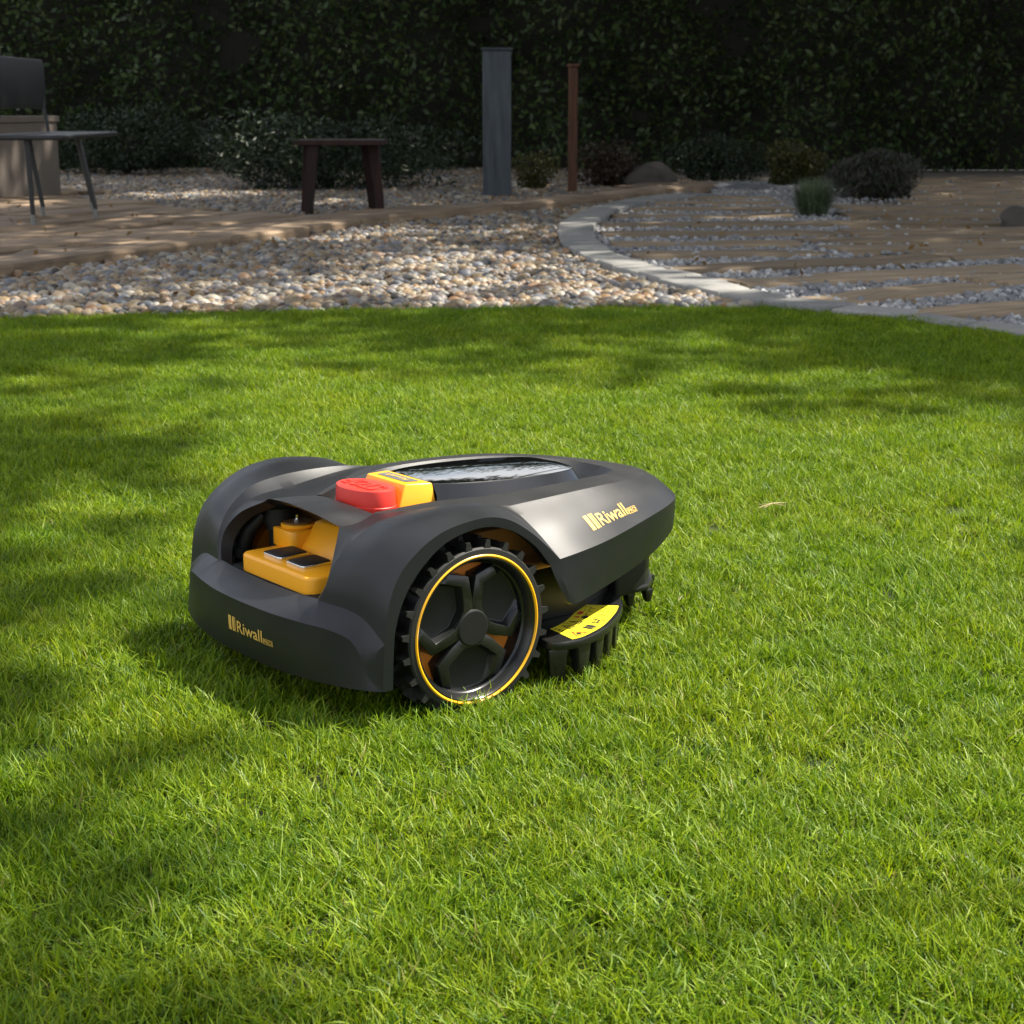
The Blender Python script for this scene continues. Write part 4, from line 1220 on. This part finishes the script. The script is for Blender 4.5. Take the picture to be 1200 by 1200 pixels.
# hedge that closes the garden
for (x0, x1, y_, h_, lab, sd) in ((-11.5, 12.0, 18.6, 2.4, 'long dark clipped hedge across the back of the garden', 52),):
    e = empty('hedge', ((x0 + x1) / 2, y_, 0)); tag(e, lab, 'hedge')
    wdt = x1 - x0; N_ = int(wdt * 2600)
    r = np.random.default_rng(sd)
    X = r.uniform(-wdt/2, wdt/2, N_)
    top_h = h_ + .14 * np.sin(X * 1.3 + sd) + .09 * np.sin(X * 4.3) + r.normal(0, .05, N_)
    dep = .50 + .26 * np.sin(X * 1.9 + sd) * np.sin(X * .7) + .14 * np.sin(X * 4.7 + 1)
    f_ = r.uniform(0, 1, N_)
    Z = np.where(f_ < .72, r.uniform(0, 1, N_) * top_h, top_h - r.uniform(0, .12, N_))
    bul = .16 * np.sin(Z * 4.2 + X * 2.3) + .09 * np.sin(Z * 9 - X * 6) 
    Y = np.where(f_ < .72, -dep - bul + r.uniform(0, .22, N_), r.uniform(-1, 1, N_) * dep)
    link('foliage', leaf_mesh(np.stack([X, Y, Z], 1), .085, M['hedge'], .5, sd, .1), None, e)
    mb = MB(); mb.box((-wdt/2 + .05, -.03, 0), (wdt/2 - .05, .03, h_ - .3)); link('twigs', mb.mesh(), M['core'], e)

# unseen trees around the garden; their crowns are shaped to throw the wanted shade
SH = np.array([SUN.x / SUN.z, SUN.y / SUN.z])          # ground shift per metre of height towards the sun
def shade_need(X, Y):
    """how much shade the leaves should throw on each spot of ground"""
    d = np.zeros(len(X))
    PXx = 600 + FPX * X / np.maximum(Y, .1) * 1.0
    far = Y > lawn_y(X)
    d[far] = .92
    d[far & (X > .9)] = .99
    peb = far & (X < .9) & (Y < 9.5)
    d[peb] = .66
    # sunlit patch on the pebbles, small gaps over the patio and planks
    def gap(cx, cy, rx, ry, k=1.0):
        nonlocal d
        q = ((X - cx) / rx) ** 2 + ((Y - cy) / ry) ** 2
        d = d * (1 - k * np.exp(-q ** 2))
    gap(-.15, 6.5, 1.0, 1.25, .82); gap(.6, 6.1, .5, .5, .8); gap(-1.35, 5.9, .9, .5, .7)
    gap(1.2, 6.3, .4, .35, .45)
    gap(-3.3, 11.2, .7, .5, .9); gap(-2.4, 13.0, .6, .8, .9); gap(-1.3, 11.9, .35, .35, .8)
    gap(.3, 9.4, .3, .6, .5); gap(-1.0, 8.6, .6, .4, .4)
    # lawn: light broken shade along the back edge and the left, deeper at the right back, open sun in the middle
    lw = ~far
    e = lawn_y(X) - Y
    right = np.clip((X - .1) / .9, 0, 1)
    back = np.clip(1.15 - e / (1.5 + .7 * right), 0, 1) * (.34 + .32 * right)
    left = np.clip((-X - .16 * Y - .05) / .5, 0, 1) * .26
    rside = np.clip((X - .10 - .26 * Y) / .25, 0, 1) * .45 * np.clip((Y - 1.7) / .8, 0, 1)
    near = np.clip((1.5 - Y - .8 * X) / .5, 0, 1) * .07
    dl = np.maximum(np.maximum(back, left), np.maximum(rside, near))
    d[lw] = dl[lw]
    return d
TR = [(4.9, 12.2), (6.6, 16.0), (8.8, 3.2), (1.6, 20.6), (-4.5, 20.8), (9.5, 13.0)]
r = np.random.default_rng(61)
NL = 142000
GX = r.uniform(-6.5, 6.0, NL); GY = r.uniform(.4, 19.8, NL)
# leaves hang in sprays: gather them round spray centres
cl = 3400
SX = r.uniform(-6.5, 6.0, cl); SY = r.uniform(.4, 19.8, cl); SHt = r.uniform(4.6, 8.2, cl)
ci_ = r.integers(0, cl, NL)
GX = SX[ci_] + r.normal(0, .26, NL); GY = SY[ci_] + r.normal(0, .26, NL)
onlawn = GY < lawn_y(GX) - .15
GX[onlawn] = r.uniform(-2.2, 3.2, onlawn.sum()); GY[onlawn] = lawn_y(GX[onlawn]) - .15 - r.uniform(0, 4.6, onlawn.sum())
keep = r.uniform(0, 1, NL) < shade_need(GX, GY) * np.where(onlawn, .75 + .55 * np.sin(GX * 4.1 + 1.3 * np.sin(GY * 3.3)) * np.sin(GY * 4.7 + GX), 1)
H = SHt[ci_] + r.normal(0, .22, NL)
LP = np.stack([GX + SH[0] * H, GY + SH[1] * H, H], 1)[keep]
D_ = np.stack([np.hypot(LP[:, 0] - t[0], LP[:, 1] - t[1]) for t in TR], 1)
own = D_.argmin(1)
TL = ['tall unseen shade tree right of the planks, nearest the terrace', 'tall unseen shade tree at the back right beyond the planks', 'unseen shade tree to the right of the lawn', 'unseen shade tree behind the middle of the hedge', 'unseen shade tree behind the left hedge', 'unseen shade tree farthest to the right of the garden']
for i, (tx_, ty_) in enumerate(TR):
    P = LP[own == i]
    if len(P) < 50: continue
    e = empty('shade_tree', (tx_, ty_, 0)); tag(e, TL[i], 'tree', 'unseen trees with crowns shaped for their shade')
    link('crown', leaf_mesh(P - np.array([tx_, ty_, 0]), .21, M['leaf'], .66, 70 + i, -.1), None, e)
    mb = MB()
    top = P.mean(0) - np.array([tx_, ty_, 0])
    mb.tube(crom([(0, 0, -.1), (.05, .03, 1.2), (top[0] * .12, top[1] * .12, 2.8), (top[0] * .3, top[1] * .3, 4.0), (top[0] * .45, top[1] * .45, 5.0)], 14), np.linspace(.16, .03, 14), 12)
    link('trunk', mb.mesh(sm=60), M['bark'], e)
    mb = MB()
    for k in range(11):
        q_ = P[r.integers(0, len(P))] - np.array([tx_, ty_, 0])
        b0 = np.array([top[0] * .15, top[1] * .15, 2.6 + .25 * k * .8])
        mb.tube(crom([b0 * [.9, .9, 1], b0 * .55 + q_ * .45 + np.array([0, 0, .35]), q_], 8), np.linspace(.035, .008, 8), 7)
    link('limbs', mb.mesh(sm=60), M['bark'], e)
# taller trees far behind the hedge, seen only in the mower's glossy cover
for i, (tx_, ty_, hh, rr) in enumerate([(-2.6, 27, 4.9, 2.3), (.6, 31, 5.5, 2.2), (3.4, 26, 5.0, 2.3), (-8.0, 29, 6.5, 3.0), (9.0, 28, 6.5, 3.0)]):
    e = empty('background_tree', (tx_, ty_, 0)); tag(e, ['rounded tree beyond the hedge, left of centre', 'rounded tree beyond the hedge, in the centre', 'rounded tree beyond the hedge, right of centre', 'rounded tree beyond the hedge, at the far left', 'rounded tree beyond the hedge, at the far right'][i], 'tree', 'trees beyond the hedge')
    P = blob_points(5200, (rr, rr, hh * .40), 80 + i, .1, .0) + np.array([0, 0, hh * .28])
    link('crown', leaf_mesh(P, .13, M['hedge'], .6, 80 + i, 0), None, e)
    mb = MB(); mb.tube([(0,0,-.1),(.05,0,hh*.3),(0,.05,hh*.75)], [.16,.12,.04], 10); link('trunk', mb.mesh(sm=60), M['bark'], e)
